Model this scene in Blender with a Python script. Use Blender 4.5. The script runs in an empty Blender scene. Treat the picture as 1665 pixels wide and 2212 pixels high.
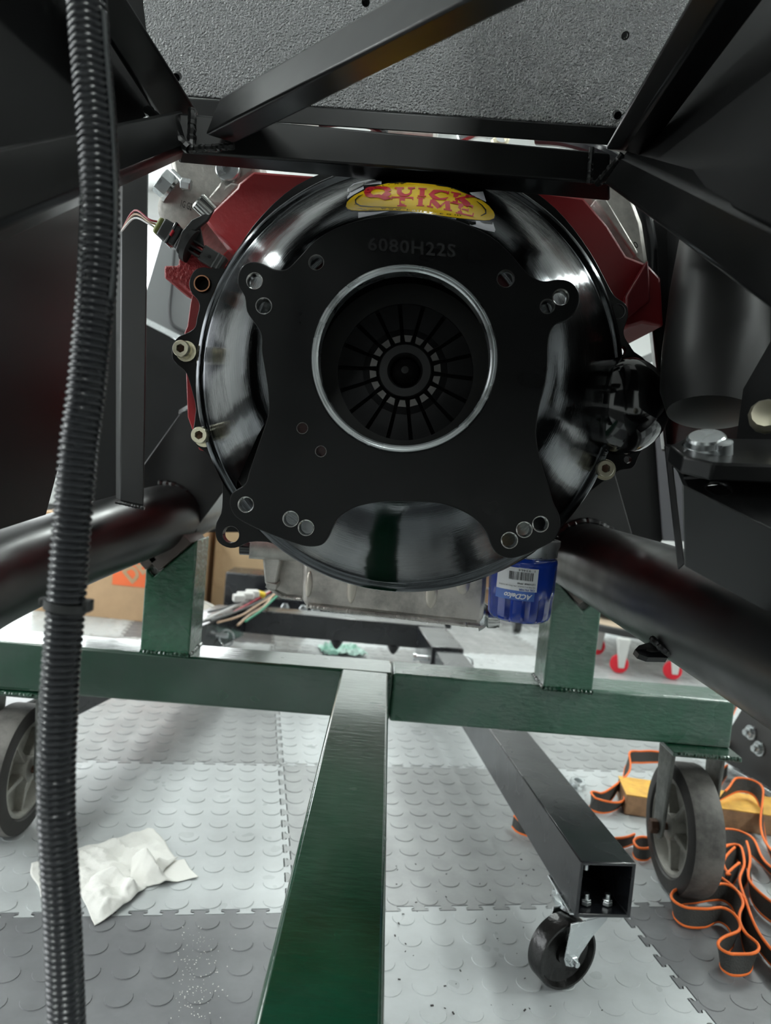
import bpy, bmesh, math, random
import numpy as np
from mathutils import Vector as V, Matrix, noise
random.seed(3)
S = bpy.context.scene
COL = S.collection
# ------------------------------------------------------------------ camera
FPX, PITCH, ROLL, CZ = 1580.0, 0.0607, 0.0904, 0.636
fw = V((0, math.cos(PITCH), -math.sin(PITCH)))
up0 = V((0, math.sin(PITCH), math.cos(PITCH)))
xr = V((1, 0, 0)) * math.cos(ROLL) + up0 * math.sin(ROLL)
ur = -V((1, 0, 0)) * math.sin(ROLL) + up0 * math.cos(ROLL)
CAM = V((0, 0, CZ))
cd = bpy.data.cameras.new('camera'); co = bpy.data.objects.new('camera', cd); COL.objects.link(co)
co.matrix_world = Matrix(((xr.x, ur.x, -fw.x, 0), (xr.y, ur.y, -fw.y, 0), (xr.z, ur.z, -fw.z, CZ), (0, 0, 0, 1)))
cd.sensor_fit = 'VERTICAL'; cd.sensor_height = 36; cd.lens = FPX / 2212 * 36
cd.clip_start = .02; cd.clip_end = 60
cd.dof.use_dof = True; cd.dof.focus_distance = .66; cd.dof.aperture_fstop = 8.0
S.camera = co
# ------------------------------------------------------------------ world, exposure
w = bpy.data.worlds.new('world'); S.world = w; w.use_nodes = True
w.node_tree.nodes['Background'].inputs[0].default_value = (.9, .97, 1, 1)
w.node_tree.nodes['Background'].inputs[1].default_value = .3
S.view_settings.view_transform = 'Standard'; S.view_settings.look = 'None'
S.view_settings.exposure = 0.0; S.view_settings.gamma = 1
try: S.view_settings.use_curve_mapping = False
except Exception: pass
LAMP = 52.0          # radiance of the ceiling tubes

# ------------------------------------------------------------------ picking points in space
def ray(px, py):
    return xr * ((px - 832.5) / FPX) + ur * (-(py - 1106) / FPX) + fw
def U(px, py, Y):
    d = ray(px, py); return CAM + d * (Y / d.y)
def F(px, py, z=0.0):
    d = ray(px, py); return CAM + d * ((z - CZ) / d.z)
def PL(px, py, P0, N):
    d = ray(px, py); return CAM + d * ((P0 - CAM).dot(N) / d.dot(N))

# ------------------------------------------------------------------ materials
MATS = {}
def mat(name, col, rough=.5, metal=0, bump=0, bscale=60, var=0, vscale=6, col2=None, coat=0, detail=4,
        rvar=0, stretch=None, emit=0, aniso=0, spec=.5, voro=False, wear=None, dist=.01):
    if name in MATS: return MATS[name]
    m = bpy.data.materials.new(name); m.use_nodes = True; nt = m.node_tree; n = nt.nodes; L = nt.links
    b = n['Principled BSDF']; MATS[name] = m
    b.inputs['Base Color'].default_value = (*col, 1); b.inputs['Roughness'].default_value = rough
    b.inputs['Metallic'].default_value = metal; b.inputs['Coat Weight'].default_value = coat
    b.inputs['Specular IOR Level'].default_value = spec
    if coat: b.inputs['Coat Roughness'].default_value = .12
    if aniso: b.inputs['Anisotropic'].default_value = aniso
    if emit:
        b.inputs['Emission Color'].default_value = (*col, 1); b.inputs['Emission Strength'].default_value = emit
    tc = n.new('ShaderNodeTexCoord'); src = tc.outputs['Object']
    if stretch:
        mp = n.new('ShaderNodeMapping'); mp.inputs['Scale'].default_value = stretch
        L.new(src, mp.inputs[0]); src2 = mp.outputs[0]
    else: src2 = src
    if var or col2:
        t = n.new('ShaderNodeTexNoise'); t.inputs['Scale'].default_value = vscale; t.inputs['Detail'].default_value = 5
        t.inputs['Roughness'].default_value = .65
        L.new(src, t.inputs[0]); r = n.new('ShaderNodeValToRGB')
        c2 = col2 or tuple(min(1, c * (1 - var)) for c in col)
        r.color_ramp.elements[0].position = .38; r.color_ramp.elements[1].position = .62
        r.color_ramp.elements[0].color = (*c2, 1); r.color_ramp.elements[1].color = (*col, 1)
        L.new(t.outputs[0], r.inputs[0]); out = r.outputs[0]
        if wear:
            t2 = n.new('ShaderNodeTexNoise'); t2.inputs['Scale'].default_value = wear[1]; t2.inputs['Detail'].default_value = 8
            L.new(src2, t2.inputs[0]); r2 = n.new('ShaderNodeValToRGB')
            r2.color_ramp.elements[0].position = wear[2]; r2.color_ramp.elements[1].position = wear[2] + .04
            mx = n.new('ShaderNodeMixRGB'); L.new(t2.outputs[0], r2.inputs[0]); L.new(r2.outputs[0], mx.inputs[0])
            L.new(out, mx.inputs[1]); mx.inputs[2].default_value = (*wear[0], 1); out = mx.outputs[0]
        L.new(out, b.inputs['Base Color'])
    if rvar:
        t = n.new('ShaderNodeTexNoise'); t.inputs['Scale'].default_value = vscale * 2.3; L.new(src, t.inputs[0])
        r = n.new('ShaderNodeMapRange'); r.inputs[1].default_value = .3; r.inputs[2].default_value = .7
        r.inputs[3].default_value = max(.02, rough - rvar); r.inputs[4].default_value = rough + rvar
        L.new(t.outputs[0], r.inputs[0]); L.new(r.outputs[0], b.inputs['Roughness'])
    if bump:
        if voro:
            t = n.new('ShaderNodeTexVoronoi'); t.inputs['Scale'].default_value = bscale; o = t.outputs['Distance']
        else:
            t = n.new('ShaderNodeTexNoise'); t.inputs['Scale'].default_value = bscale; t.inputs['Detail'].default_value = detail
            o = t.outputs[0]
        L.new(src2, t.inputs[0]); bp = n.new('ShaderNodeBump'); bp.inputs['Strength'].default_value = bump
        bp.inputs['Distance'].default_value = dist
        L.new(o, bp.inputs['Height']); L.new(bp.outputs[0], b.inputs['Normal'])
    return m
M_POW = mat('black_powder_coat', (.007, .0072, .0075), .33, spec=.5, bump=.04, bscale=900, dist=.0004, rvar=.05, vscale=9)
M_POW2 = mat('black_sheet_panel', (.006, .0063, .0066), .5, spec=.22, bump=.05, bscale=500, dist=.0004)
M_GREYP = mat('grey_inner_panel', (.05, .053, .055), .42)
M_PLATE = mat('black_satin_plate', (.004, .0042, .0045), .32, spec=.26, bump=.03, bscale=1400, dist=.0004, rvar=.05, vscale=14)
M_GBLK = mat('gloss_black', (.004, .004, .0045), .08, coat=.5)
M_STEEL = mat('bare_steel', (.62, .62, .6), .22, 1, bump=.1, bscale=300, dist=.0003)
M_ZINC = mat('zinc_plated', (.66, .69, .7), .3, 1, bump=.08, bscale=60, dist=.001, rvar=.1, vscale=20)
M_BRASS = mat('yellow_zinc', (.85, .79, .60), .3, .9)
M_COPPER = mat('copper_bush', (.35, .17, .1), .3, 1)
M_ALU = mat('cast_aluminium', (.56, .54, .50), .42, .6, bump=.5, bscale=190, dist=.001, var=.35, vscale=28)
M_PAN = mat('fabricated_aluminium', (.62, .585, .54), .4, .55, bump=.35, bscale=140, dist=.001, var=.45, vscale=22, rvar=.1)
M_RED = mat('red_engine_paint', (.30, .018, .022), .34, bump=.35, bscale=150, dist=.001)
M_REDC = mat('red_cast_paint', (.36, .024, .028), .3, bump=.9, bscale=330, dist=.002)
M_GREEN = mat('green_paint', (.005, .050, .024), .2, bump=.25, bscale=45, dist=.002, var=.3, vscale=10, rvar=.08, coat=1, stretch=(1, 3, 2))
M_GREENREFL = mat('green_paint_pale_reflection', (.035, .125, .075), .3, bump=.7, bscale=60, dist=.003, col2=(.085, .15, .115), vscale=9, coat=.6, rvar=.08, stretch=(1, 3, 3))  # pale mottled copy of the green: a bright reflection put into the colour
M_GREENB = mat('green_paint_brushed', (.010, .105, .047), .26, bump=.8, bscale=70, dist=.004, var=.3, vscale=12, coat=1,
               rvar=.07, stretch=(1, 1, 2))
M_RUB = mat('tyre_rubber', (.035, .032, .03), .6, bump=.2, bscale=90, dist=.002, var=.4, vscale=14)
M_RUBG = mat('dusty_tyre_tread', (.20, .19, .175), .65, bump=.3, bscale=60, dist=.002, col2=(.075, .07, .066), vscale=18)
M_HUB = mat('cast_hub', (.42, .41, .37), .5, .3, bump=.3, bscale=120, dist=.002, var=.3, vscale=25)
M_FORK = mat('grey_fork_steel', (.23, .235, .22), .5, .6, bump=.35, bscale=160, dist=.002, var=.4, vscale=30)
M_RUST_SHADE = mat('rusty_bolt_and_socket_shade', (.09, .045, .028), .55, .5, bump=.5, bscale=300, dist=.002)  # rust on the axle parts; also the dark of the bolt sockets
M_HOIST = mat('hoist_black_paint', (.012, .013, .016), .26, bump=.08, bscale=120, dist=.002, coat=.3, rvar=.05)
M_HOSE = mat('black_loom_plastic', (.018, .019, .022), .24)
M_LOOMSTRIP = mat('loom_split_edge', (.05, .055, .057), .4)
M_TL = mat('light_grey_tile', (.52, .545, .55), .34, bump=.12, bscale=35, dist=.002, var=.14, vscale=7, rvar=.08)
M_TD = mat('dark_grey_tile', (.185, .188, .197), .36, bump=.12, bscale=35, dist=.002, var=.2, vscale=9, rvar=.08)
M_TM = mat('mid_grey_tile', (.34, .35, .35), .36, bump=.12, bscale=35, dist=.002, var=.2, vscale=9, rvar=.08)
M_BASE = mat('floor_base', (.03, .03, .03), .8)
M_WALL = mat('white_wall', (.78, .79, .78), .7)
M_CEIL = mat('ceiling_white', (.7, .71, .7), .8)
M_PAPER = mat('paper_towel', (.82, .81, .77), .9, bump=.5, bscale=160, dist=.002)
M_WEB = mat('black_webbing', (.055, .055, .052), .75, bump=.6, bscale=420, dist=.002)
M_ORG = mat('orange_edging', (1, .20, .03), .6, bump=.4, bscale=500, dist=.002)
M_YEL = mat('yellow_board_paint', (.86, .50, .08), .55, col2=(.66, .34, .06), vscale=25, bump=.3, bscale=80, dist=.002)
M_WOOD = mat('bare_pine', (.42, .24, .13), .65, var=.4, vscale=30, stretch=(3, 3, 40), bump=.4, bscale=20, dist=.002)
M_CARD = mat('cardboard', (.50, .33, .19), .8, var=.12, vscale=8)
M_BAG = mat('brown_paper', (.52, .37, .22), .8, bump=.5, bscale=14, dist=.02)
M_INKO = mat('orange_print', (.83, .16, .05), .7)
M_BLUE = mat('blue_can_paint', (.006, .035, .30), .18, coat=.6)
M_LABW = mat('label_white', (.72, .74, .75), .45)
M_INKB = mat('label_blue_ink', (.02, .06, .35), .5)
M_INKK = mat('label_black_ink', (.015, .015, .015), .5)
M_SKY = mat('label_light_blue', (.07, .16, .5), .4)
M_YST = mat('sticker_yellow', (.80, .52, .01), .22, coat=.5)
M_RST = mat('sticker_red', (.55, .02, .03), .25, coat=.5)
M_WST = mat('sticker_white', (.75, .75, .8), .25, coat=.5)
M_KST = mat('sticker_black', (.01, .01, .01), .22, coat=.5)
M_REDW = mat('red_caster', (.75, .02, .04), .35)
M_WHP = mat('white_plastic', (.6, .6, .58), .4)
M_DPL = mat('dark_plastic', (.02, .021, .021), .45)
M_GPL = mat('grey_plastic', (.045, .047, .046), .5)
M_GRN2 = mat('green_wire', (.02, .25, .14), .4)
M_REDL = mat('red_wire', (.35, .02, .04), .4)
M_TANW = mat('tan_wire', (.45, .3, .2), .5)
M_ORING = mat('olive_seal', (.25, .28, .08), .5)
M_SLOT = mat('dark_cavity_shade', (.004, .004, .004), .7)
M_CLUTCH = mat('clutch_steel', (.05, .05, .052), .5, .6)
M_CLTIP = mat('worn_finger_tip', (.16, .155, .15), .4, .9)
M_LED = mat('led_diffuser', (.93, 1, .97), .5, emit=LAMP)
M_DAY = mat('daylight_pane', (.95, .99, 1), .5, emit=4.0)
M_FRAME = mat('window_frame_white', (.7, .7, .7), .5)

# textured firewall panel: hair-cell plastic, relief only
M_TEX = bpy.data.materials.new('hair_cell_panel'); M_TEX.use_nodes = True
nt = M_TEX.node_tree; b = nt.nodes['Principled BSDF']
b.inputs['Base Color'].default_value = (.30, .305, .31, 1); b.inputs['Roughness'].default_value = .22; b.inputs['Specular IOR Level'].default_value = .9
tc = nt.nodes.new('ShaderNodeTexCoord'); t = nt.nodes.new('ShaderNodeTexNoise'); t.inputs['Scale'].default_value = 500
t.inputs['Detail'].default_value = 2; bp = nt.nodes.new('ShaderNodeBump'); bp.inputs['Strength'].default_value = 1
bp.inputs['Distance'].default_value = .007
nt.links.new(tc.outputs['Object'], t.inputs[0]); nt.links.new(t.outputs[0], bp.inputs['Height']); nt.links.new(bp.outputs[0], b.inputs['Normal'])

# polished spun bowl: concentric brushing about the local Y axis
def bowl_mat():
    m = bpy.data.materials.new('polished_spun_steel'); m.use_nodes = True; nt = m.node_tree; n = nt.nodes; L = nt.links
    b = n['Principled BSDF']; b.inputs['Base Color'].default_value = (.085, .09, .095, 1)
    b.inputs['Metallic'].default_value = 1; b.inputs['Roughness'].default_value = .13
    tc = n.new('ShaderNodeTexCoord'); sp = n.new('ShaderNodeSeparateXYZ'); L.new(tc.outputs['Object'], sp.inputs[0])
    cx = n.new('ShaderNodeCombineXYZ'); L.new(sp.outputs[0], cx.inputs[0]); L.new(sp.outputs[2], cx.inputs[1])
    ln = n.new('ShaderNodeVectorMath'); ln.operation = 'LENGTH'; L.new(cx.outputs[0], ln.inputs[0])
    at = n.new('ShaderNodeMath'); at.operation = 'ARCTAN2'; L.new(sp.outputs[0], at.inputs[0]); L.new(sp.outputs[2], at.inputs[1])
    c2 = n.new('ShaderNodeCombineXYZ')
    m1 = n.new('ShaderNodeMath'); m1.operation = 'MULTIPLY'; m1.inputs[1].default_value = 1500; L.new(ln.outputs['Value'], m1.inputs[0])
    m2 = n.new('ShaderNodeMath'); m2.operation = 'MULTIPLY'; m2.inputs[1].default_value = 5; L.new(at.outputs[0], m2.inputs[0])
    L.new(m1.outputs[0], c2.inputs[0]); L.new(m2.outputs[0], c2.inputs[1])
    t = n.new('ShaderNodeTexNoise'); t.inputs['Scale'].default_value = 1; t.inputs['Detail'].default_value = 3; L.new(c2.outputs[0], t.inputs[0])
    t3 = n.new('ShaderNodeTexNoise'); t3.inputs['Scale'].default_value = 22; L.new(tc.outputs['Object'], t3.inputs[0])
    bp = n.new('ShaderNodeBump'); bp.inputs['Strength'].default_value = .25; bp.inputs['Distance'].default_value = .0006
    L.new(t.outputs[0], bp.inputs['Height'])
    bp2 = n.new('ShaderNodeBump'); bp2.inputs['Strength'].default_value = .25; bp2.inputs['Distance'].default_value = .004
    L.new(t3.outputs[0], bp2.inputs['Height']); L.new(bp.outputs[0], bp2.inputs['Normal']); L.new(bp2.outputs[0], b.inputs['Normal'])
    return m
M_BOWL = bowl_mat()

# ------------------------------------------------------------------ object helpers
def wloc(o):
    p = V((0, 0, 0))
    while o is not None: p = p + o.location; o = o.parent
    return p
def tag(o, label=None, cat=None, group=None, kind=None):
    if label: o['label'] = label
    if cat: o['category'] = cat
    if group: o['group'] = group
    if kind: o['kind'] = kind
    return o
def thing(name, label, cat, loc=(0, 0, 0), group=None):
    o = bpy.data.objects.new(name, None); COL.objects.link(o); o.location = loc; o.empty_display_size = .05
    return tag(o, label, cat, group)
def obj(name, bm, m, parent=None, loc=None, smooth=True, bevel=0, seg=2, label=None):
    """bm holds world coordinates; the object's origin is put at its base (or the parent's frame)"""
    me = bpy.data.meshes.new(name)
    bmesh.ops.recalc_face_normals(bm, faces=bm.faces)
    vs = [v.co for v in bm.verts]
    if loc is None:
        lo = V((min(v.x for v in vs), min(v.y for v in vs), min(v.z for v in vs)))
        hi = V((max(v.x for v in vs), max(v.y for v in vs), max(v.z for v in vs)))
        loc = V(((lo.x + hi.x) / 2, (lo.y + hi.y) / 2, lo.z))
    loc = V(loc)
    bmesh.ops.translate(bm, verts=bm.verts, vec=-loc)
    bm.to_mesh(me); bm.free()
    if smooth:
        for p in me.polygons: p.use_smooth = True
        me.set_sharp_from_angle(angle=math.radians(32))
    o = bpy.data.objects.new(name, me); COL.objects.link(o); me.materials.append(m)
    if parent is not None: o.parent = parent; o.location = loc - wloc(parent)
    else: o.location = loc
    if bevel:
        md = o.modifiers.new('bevel', 'BEVEL'); md.width = bevel; md.segments = seg; md.limit_method = 'ANGLE'
        md.angle_limit = math.radians(40)
    if label: o['label'] = label
    return o
def hexa(bm, a, b):
    """prism between two matching quads a,b (lists of 4 points)"""
    va = [bm.verts.new(p) for p in a]; vb = [bm.verts.new(p) for p in b]
    bm.faces.new(va); bm.faces.new(vb[::-1])
    n = len(a)
    for i in range(n): bm.faces.new((va[i], vb[i], vb[(i + 1) % n], va[(i + 1) % n]))
    return bm
def box(bm, c, s, R=None):
    c = V(c); s = V(s) / 2; pts = []
    for z in (-1, 1):
        q = []
        for x, y in ((-1, -1), (1, -1), (1, 1), (-1, 1)):
            p = V((x * s.x, y * s.y, z * s.z)); q.append(c + (R @ p if R else p))
        pts.append(q)
    return hexa(bm, pts[0], pts[1])
def BM(): return bmesh.new()
def prism(e1, e2, ext1=0, ext2=0):
    """square tube from three seen edges; e = ((pxA,pyA,YA),(M),(B)); 4th edge completes the parallelogram"""
    q = []
    for e in (e1, e2):
        A, Mm, B = [U(*p) for p in e]; q.append([A, Mm, B, A + B - Mm])
    a = [p + (p - r) * ext1 for p, r in zip(q[0], q[1])]; b_ = [r + (r - p) * ext2 for p, r in zip(q[0], q[1])]
    return hexa(BM(), a, b_)
def poly_plate(outer, thick, holes=(), bm=None):
    """outer: 3D ring; holes: list of 3D rings; thick: vector"""
    bm = bm or BM(); edges = []
    if not holes:
        return hexa(bm, list(outer), [V(p) + V(thick) for p in outer])
    for ring in [outer] + list(holes):
        vs = [bm.verts.new(p) for p in ring]
        edges += [bm.edges.new((vs[i], vs[(i + 1) % len(vs)])) for i in range(len(vs))]
    n = (outer[1] - outer[0]).cross(outer[2] - outer[1])
    r = bmesh.ops.triangle_fill(bm, use_beauty=True, use_dissolve=False, edges=edges, normal=V(thick).normalized())
    fs = [g for g in r['geom'] if isinstance(g, bmesh.types.BMFace)]
    ex = bmesh.ops.extrude_face_region(bm, geom=fs, use_keep_orig=True)
    vs = [g for g in ex['geom'] if isinstance(g, bmesh.types.BMVert)]
    bmesh.ops.translate(bm, verts=vs, vec=V(thick))
    return bm
def basis(d):
    d = V(d).normalized(); a = V((0, 0, 1)) if abs(d.z) < .9 else V((1, 0, 0))
    x = d.cross(a).normalized(); y = d.cross(x).normalized(); return x, y, d
def lathe(bm, o, d, prof, seg=32, x=None, caps=True):
    """profile = [(radius, along)] about the axis through o along d"""
    o = V(o); bx, by, d = basis(d); rings = []
    for r, h in prof:
        if r < 1e-6: rings.append([bm.verts.new(o + d * h)])
        else: rings.append([bm.verts.new(o + d * h + (bx * math.cos(a) + by * math.sin(a)) * r)
                            for a in [2 * math.pi * i / seg for i in range(seg)]])
    for a, b_ in zip(rings, rings[1:]):
        for i in range(seg):
            j = (i + 1) % seg
            if len(a) == 1 and len(b_) == 1: continue
            if len(a) == 1: bm.faces.new((a[0], b_[i], b_[j]))
            elif len(b_) == 1: bm.faces.new((a[i], a[j], b_[0]))
            else: bm.faces.new((a[i], a[j], b_[j], b_[i]))
    if caps:
        for R_ in (rings[0], rings[-1]):
            if len(R_) > 1: bm.faces.new(R_)
    return bm
def cyl(bm, p1, p2, r, seg=20, r2=None):
    p1, p2 = V(p1), V(p2); return lathe(bm, p1, p2 - p1, [(r, 0), (r2 if r2 else r, (p2 - p1).length)], seg)
def spline(pts, n):
    """Catmull-Rom through points"""
    P = [V(p) for p in pts]; P = [P[0] * 2 - P[1]] + P + [P[-1] * 2 - P[-2]]; out = []
    for i in range(1, len(P) - 2):
        for k in range(n):
            t = k / n; a, b_, c, d = P[i - 1:i + 3]
            out.append(.5 * ((2 * b_) + (c - a) * t + (2 * a - 5 * b_ + 4 * c - d) * t * t + (3 * b_ - a - 3 * c + d) * t ** 3))
    out.append(P[-2]); return out
def sweep(bm, path, prof, closed=True, rad=None, upv=None, caps=True):
    """prof: list of 2D points (side, up)"""
    rings = []; n = len(path); up_ = V(upv) if upv else None
    side_prev = None
    for i, p in enumerate(path):
        d = (path[min(i + 1, n - 1)] - path[max(i - 1, 0)]).normalized()
        if up_ is not None: s = d.cross(up_).normalized()
        else:
            if side_prev is None: s = basis(d)[0]
            else: s = (side_prev - d * side_prev.dot(d)).normalized()
            side_prev = s
        u = s.cross(d).normalized(); k = rad[i] if rad else 1
        rings.append([bm.verts.new(p + s * (a * k) + u * (b_ * k)) for a, b_ in prof])
    m = len(prof)
    for a, b_ in zip(rings, rings[1:]):
        for i in range(m if closed else m - 1):
            j = (i + 1) % m; bm.faces.new((a[i], a[j], b_[j], b_[i]))
    if caps and closed: bm.faces.new(rings[0]); bm.faces.new(rings[-1])
    return bm
def circ(r, n=12): return [(r * math.cos(2 * math.pi * i / n), r * math.sin(2 * math.pi * i / n)) for i in range(n)]
def tube(bm, path, r, n=12): return sweep(bm, path, circ(r, n))
def beadline(name, p1, p2, r, m, parent, n=None, jit=.25):
    """a weld bead: overlapping flattened ripples along a line of points"""
    pts = [V(p1), V(p2)] if not isinstance(p1, list) else [V(p) for p in p1]
    L = sum((b_ - a).length for a, b_ in zip(pts, pts[1:])); n = max(8, int(L / (r * .35)))
    path = []
    for i in range(n + 1):
        s = L * i / n
        for a, b_ in zip(pts, pts[1:]):
            l = (b_ - a).length
            if s <= l + 1e-9: path.append(a.lerp(b_, min(1, s / max(l, 1e-9)))); break
            s -= l
        else: path.append(pts[-1])
    path = [p + V((random.uniform(-1, 1), random.uniform(-1, 1), random.uniform(-1, 1))) * r * .08 for p in path]
    r *= .8; rad = [1 + jit * .45 * math.sin(i * 1.6) + random.uniform(-.07, .07) for i in range(len(path))]
    return obj(name, sweep(BM(), path, circ(r, 8), rad=rad), m, parent)
def hexpts(o, d, r, h1, h2, bm, rot=0):
    lathe(bm, o, d, [(r * .9, h1), (r, h1 + .0008), (r, h2 - .0008), (r * .9, h2)], 6); return bm
def copy_tree(o, parent=None, loc=None):
    c = o.copy(); COL.objects.link(c)
    if parent is not None: c.parent = parent
    if loc is not None: c.location = loc
    for ch in [k for k in bpy.data.objects if k.parent == o]: copy_tree(ch, c)
    return c
def text2d(s, size=1.0, shear=0, spacing=1.0, bold=0):
    cu = bpy.data.curves.new('txt', 'FONT'); cu.body = s; cu.size = size; cu.shear = shear; cu.resolution_u = 3
    cu.space_character = spacing; cu.offset = bold
    o = bpy.data.objects.new('txt', cu); COL.objects.link(o)
    dg = bpy.context.evaluated_depsgraph_get(); me = bpy.data.meshes.new_from_object(o.evaluated_get(dg))
    vs = [(v.co.x, v.co.y) for v in me.vertices]; fs = [tuple(p.vertices) for p in me.polygons]
    bpy.data.objects.remove(o); bpy.data.curves.remove(cu); bpy.data.meshes.remove(me)
    x0 = min(v[0] for v in vs); x1 = max(v[0] for v in vs); y0 = min(v[1] for v in vs); y1 = max(v[1] for v in vs)
    return [((x - x0) / (x1 - x0), (y - y0) / (y1 - y0)) for x, y in vs], fs
def text_mesh(bm, s, fn, **k):
    vs, fs = text2d(s, **k); b = [bm.verts.new(fn(u, v)) for u, v in vs]
    for f in fs:
        try: bm.faces.new([b[i] for i in f])
        except ValueError: pass
    return bm
def bil(q):
    """quad corners TL,TR,BR,BL -> f(u,v) with v up"""
    q = [V(p) if len(p) == 3 else V((p[0], p[1], 0)) for p in q]
    return lambda u, v: (q[3] * (1 - u) + q[2] * u) * (1 - v) + (q[0] * (1 - u) + q[1] * u) * v

# ================================================================== SETTING
floor = obj('floor', box(BM(), (0, 2.5, -.06), (11, 13, .106)), M_BASE, smooth=False); tag(floor, kind='structure')
TO = V((-.0827, 1.0006, 0)); TYAW = .1755; T = .5
def seam2(n=12, a=.0055):
    out = []; p = T / n
    for k in range(n):
        for x, y in ((.0, a), (.29, a), (.31, a * .7), (.31, a * .15), (.19, -a * .15), (.19, -a * .85), (.21, -a), (.79, -a), (.81, -a * .85), (.81, -a * .15), (.69, a * .15), (.69, a * .7), (.71, a)):
            out.append(((k + x) * p, y))
    out[0] = (0, 0); out.append((T, 0)); return out
def tile_mesh():
    bm = BM(); s = seam2(); g = .0010
    ring = [(x, y) for x, y in s] + [(T - y, x) for x, y in s]
    ring += [(x, T + y) for x, y in reversed(s)] + [(-y, x) for x, y in reversed(s)]
    cl = []
    for p in ring:
        q = V((p[0], p[1], 0)); c = V((T / 2, T / 2, 0)); q = c + (q - c) * (1 - g * 2 / T)
        if not cl or (q - cl[-1]).length > 1e-5: cl.append(q)
    if (cl[0] - cl[-1]).length < 1e-5: cl.pop()
    top = [bm.verts.new((q.x, q.y, -.0012)) for q in cl]; bot = [bm.verts.new((q.x, q.y, -.0065)) for q in cl]
    for i in range(len(cl)):
        j = (i + 1) % len(cl); bm.faces.new((top[j], top[i], bot[i], bot[j]))
    es = [e for e in bm.edges if e.verts[0].co.z > -.002 and e.verts[1].co.z > -.002]
    bmesh.ops.triangle_fill(bm, use_beauty=True, edges=es, normal=(0, 0, 1))
    N = 11; st = T / N
    for i in range(N):
        for j in range(N):
            cx, cy = (i + .5) * st, (j + .5) * st; n = 18
            r0 = [bm.verts.new((cx + .0163 * math.cos(6.2832 * k / n), cy + .0163 * math.sin(6.2832 * k / n), -.0013)) for k in range(n)]
            r1 = [bm.verts.new((cx + .0158 * math.cos(6.2832 * k / n), cy + .0158 * math.sin(6.2832 * k / n), -.0002)) for k in range(n)]
            for k in range(n): bm.faces.new((r0[k], r0[(k + 1) % n], r1[(k + 1) % n], r1[k]))
            bm.faces.new(r1)
    me = bpy.data.meshes.new('floor_tile'); bm.to_mesh(me); bm.free(); me.materials.append(M_TL); return me
tm = tile_mesh(); cs, sn = math.cos(TYAW), math.sin(TYAW)
for i in range(-5, 7):
    for j in range(-3, 10):
        o = bpy.data.objects.new('floor_tile', tm); COL.objects.link(o); o.parent = floor
        p = TO + V((T * (i * cs - j * sn), T * (i * sn + j * cs), 0)); o.location = p - wloc(floor); o.rotation_euler.z = TYAW
        o.material_slots[0].link = 'OBJECT'
        o.material_slots[0].material = M_TL if (i + j) % 2 else (M_TD if j < 0 or (i + 2 * j) % 5 == 0 and j > 1 else M_TM)
def wall(name, c, s, m=M_WALL):
    o = obj(name, box(BM(), c, s), m, smooth=False); return tag(o, kind='structure')
H = 3.0
wall('wall_back', (0, 7.05, H / 2), (11, .1, H)); wall('wall_front', (0, -4.05, H / 2), (11, .1, H))
wall('wall_left', (-5.05, 1.5, H / 2), (.1, 11, H)); wall('wall_right', (5.05, 1.5, H / 2), (.1, 11, H))
wall('ceiling', (0, 1.5, H + .05), (11, 11.2, .1), M_CEIL)
wn = obj('window_1', box(BM(), (-2.5, 6.985, 1.75), (2.6, .02, 1.9)), M_DAY, smooth=False); tag(wn, kind='structure')
bmw = BM()
for c, s in (((-2.5, 6.97, 2.73), (2.76, .06, .08)), ((-2.5, 6.97, .77), (2.76, .06, .08)), ((-3.84, 6.97, 1.75), (.08, .06, 2.0)),
             ((-1.16, 6.97, 1.75), (.08, .06, 2.0)), ((-2.5, 6.97, 1.75), (.05, .05, 1.9))): box(bmw, c, s)
obj('window_or_added_pane_frame', bmw, M_FRAME, wn, smooth=False)
w2 = obj('added_glow_pane', box(BM(), (-4.985, .6, 1.55), (.02, 3.6, 1.7)), mat('glow_pane_side', (.95, .98, 1), .5, emit=5.5), smooth=False); tag(w2, kind='structure')  # unseen glowing pane, added for bright streaks in the bowl and for fill
bmw = BM()
for c, s_ in (((-4.97, .6, 2.44), (.06, 3.76, .08)), ((-4.97, .6, .66), (.06, 3.76, .08)), ((-4.97, -1.24, 1.55), (.06, .08, 1.8)), ((-4.97, 2.44, 1.55), (.06, .08, 1.8)), ((-4.97, -.3, 1.55), (.05, .06, 1.7)), ((-4.97, 1.2, 1.55), (.05, .06, 1.7))): box(bmw, c, s_)
obj('window_or_added_pane_frame', bmw, M_FRAME, w2, smooth=False)  # bars around the added pane
for i, (x, y) in enumerate([(-2.6, -1.6), (0, -1.6), (2.6, -1.6), (-2.6, .9), (2.6, .9), (-2.6, 3.4), (0, 3.4), (2.6, 3.4), (0, 5.6)]):
    t = thing('ceiling_light', 'long white tube fitting on the ceiling above the car', 'light', (x, y, H - .06), 'ceiling lights')
    obj('housing', box(BM(), (x, y, H - .03), (.24, 1.5, .058)), M_FRAME, t, smooth=False)
    obj('diffuser', box(BM(), (x, y, H - .066), (.2, 1.44, .012)), M_LED, t, smooth=False)

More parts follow.
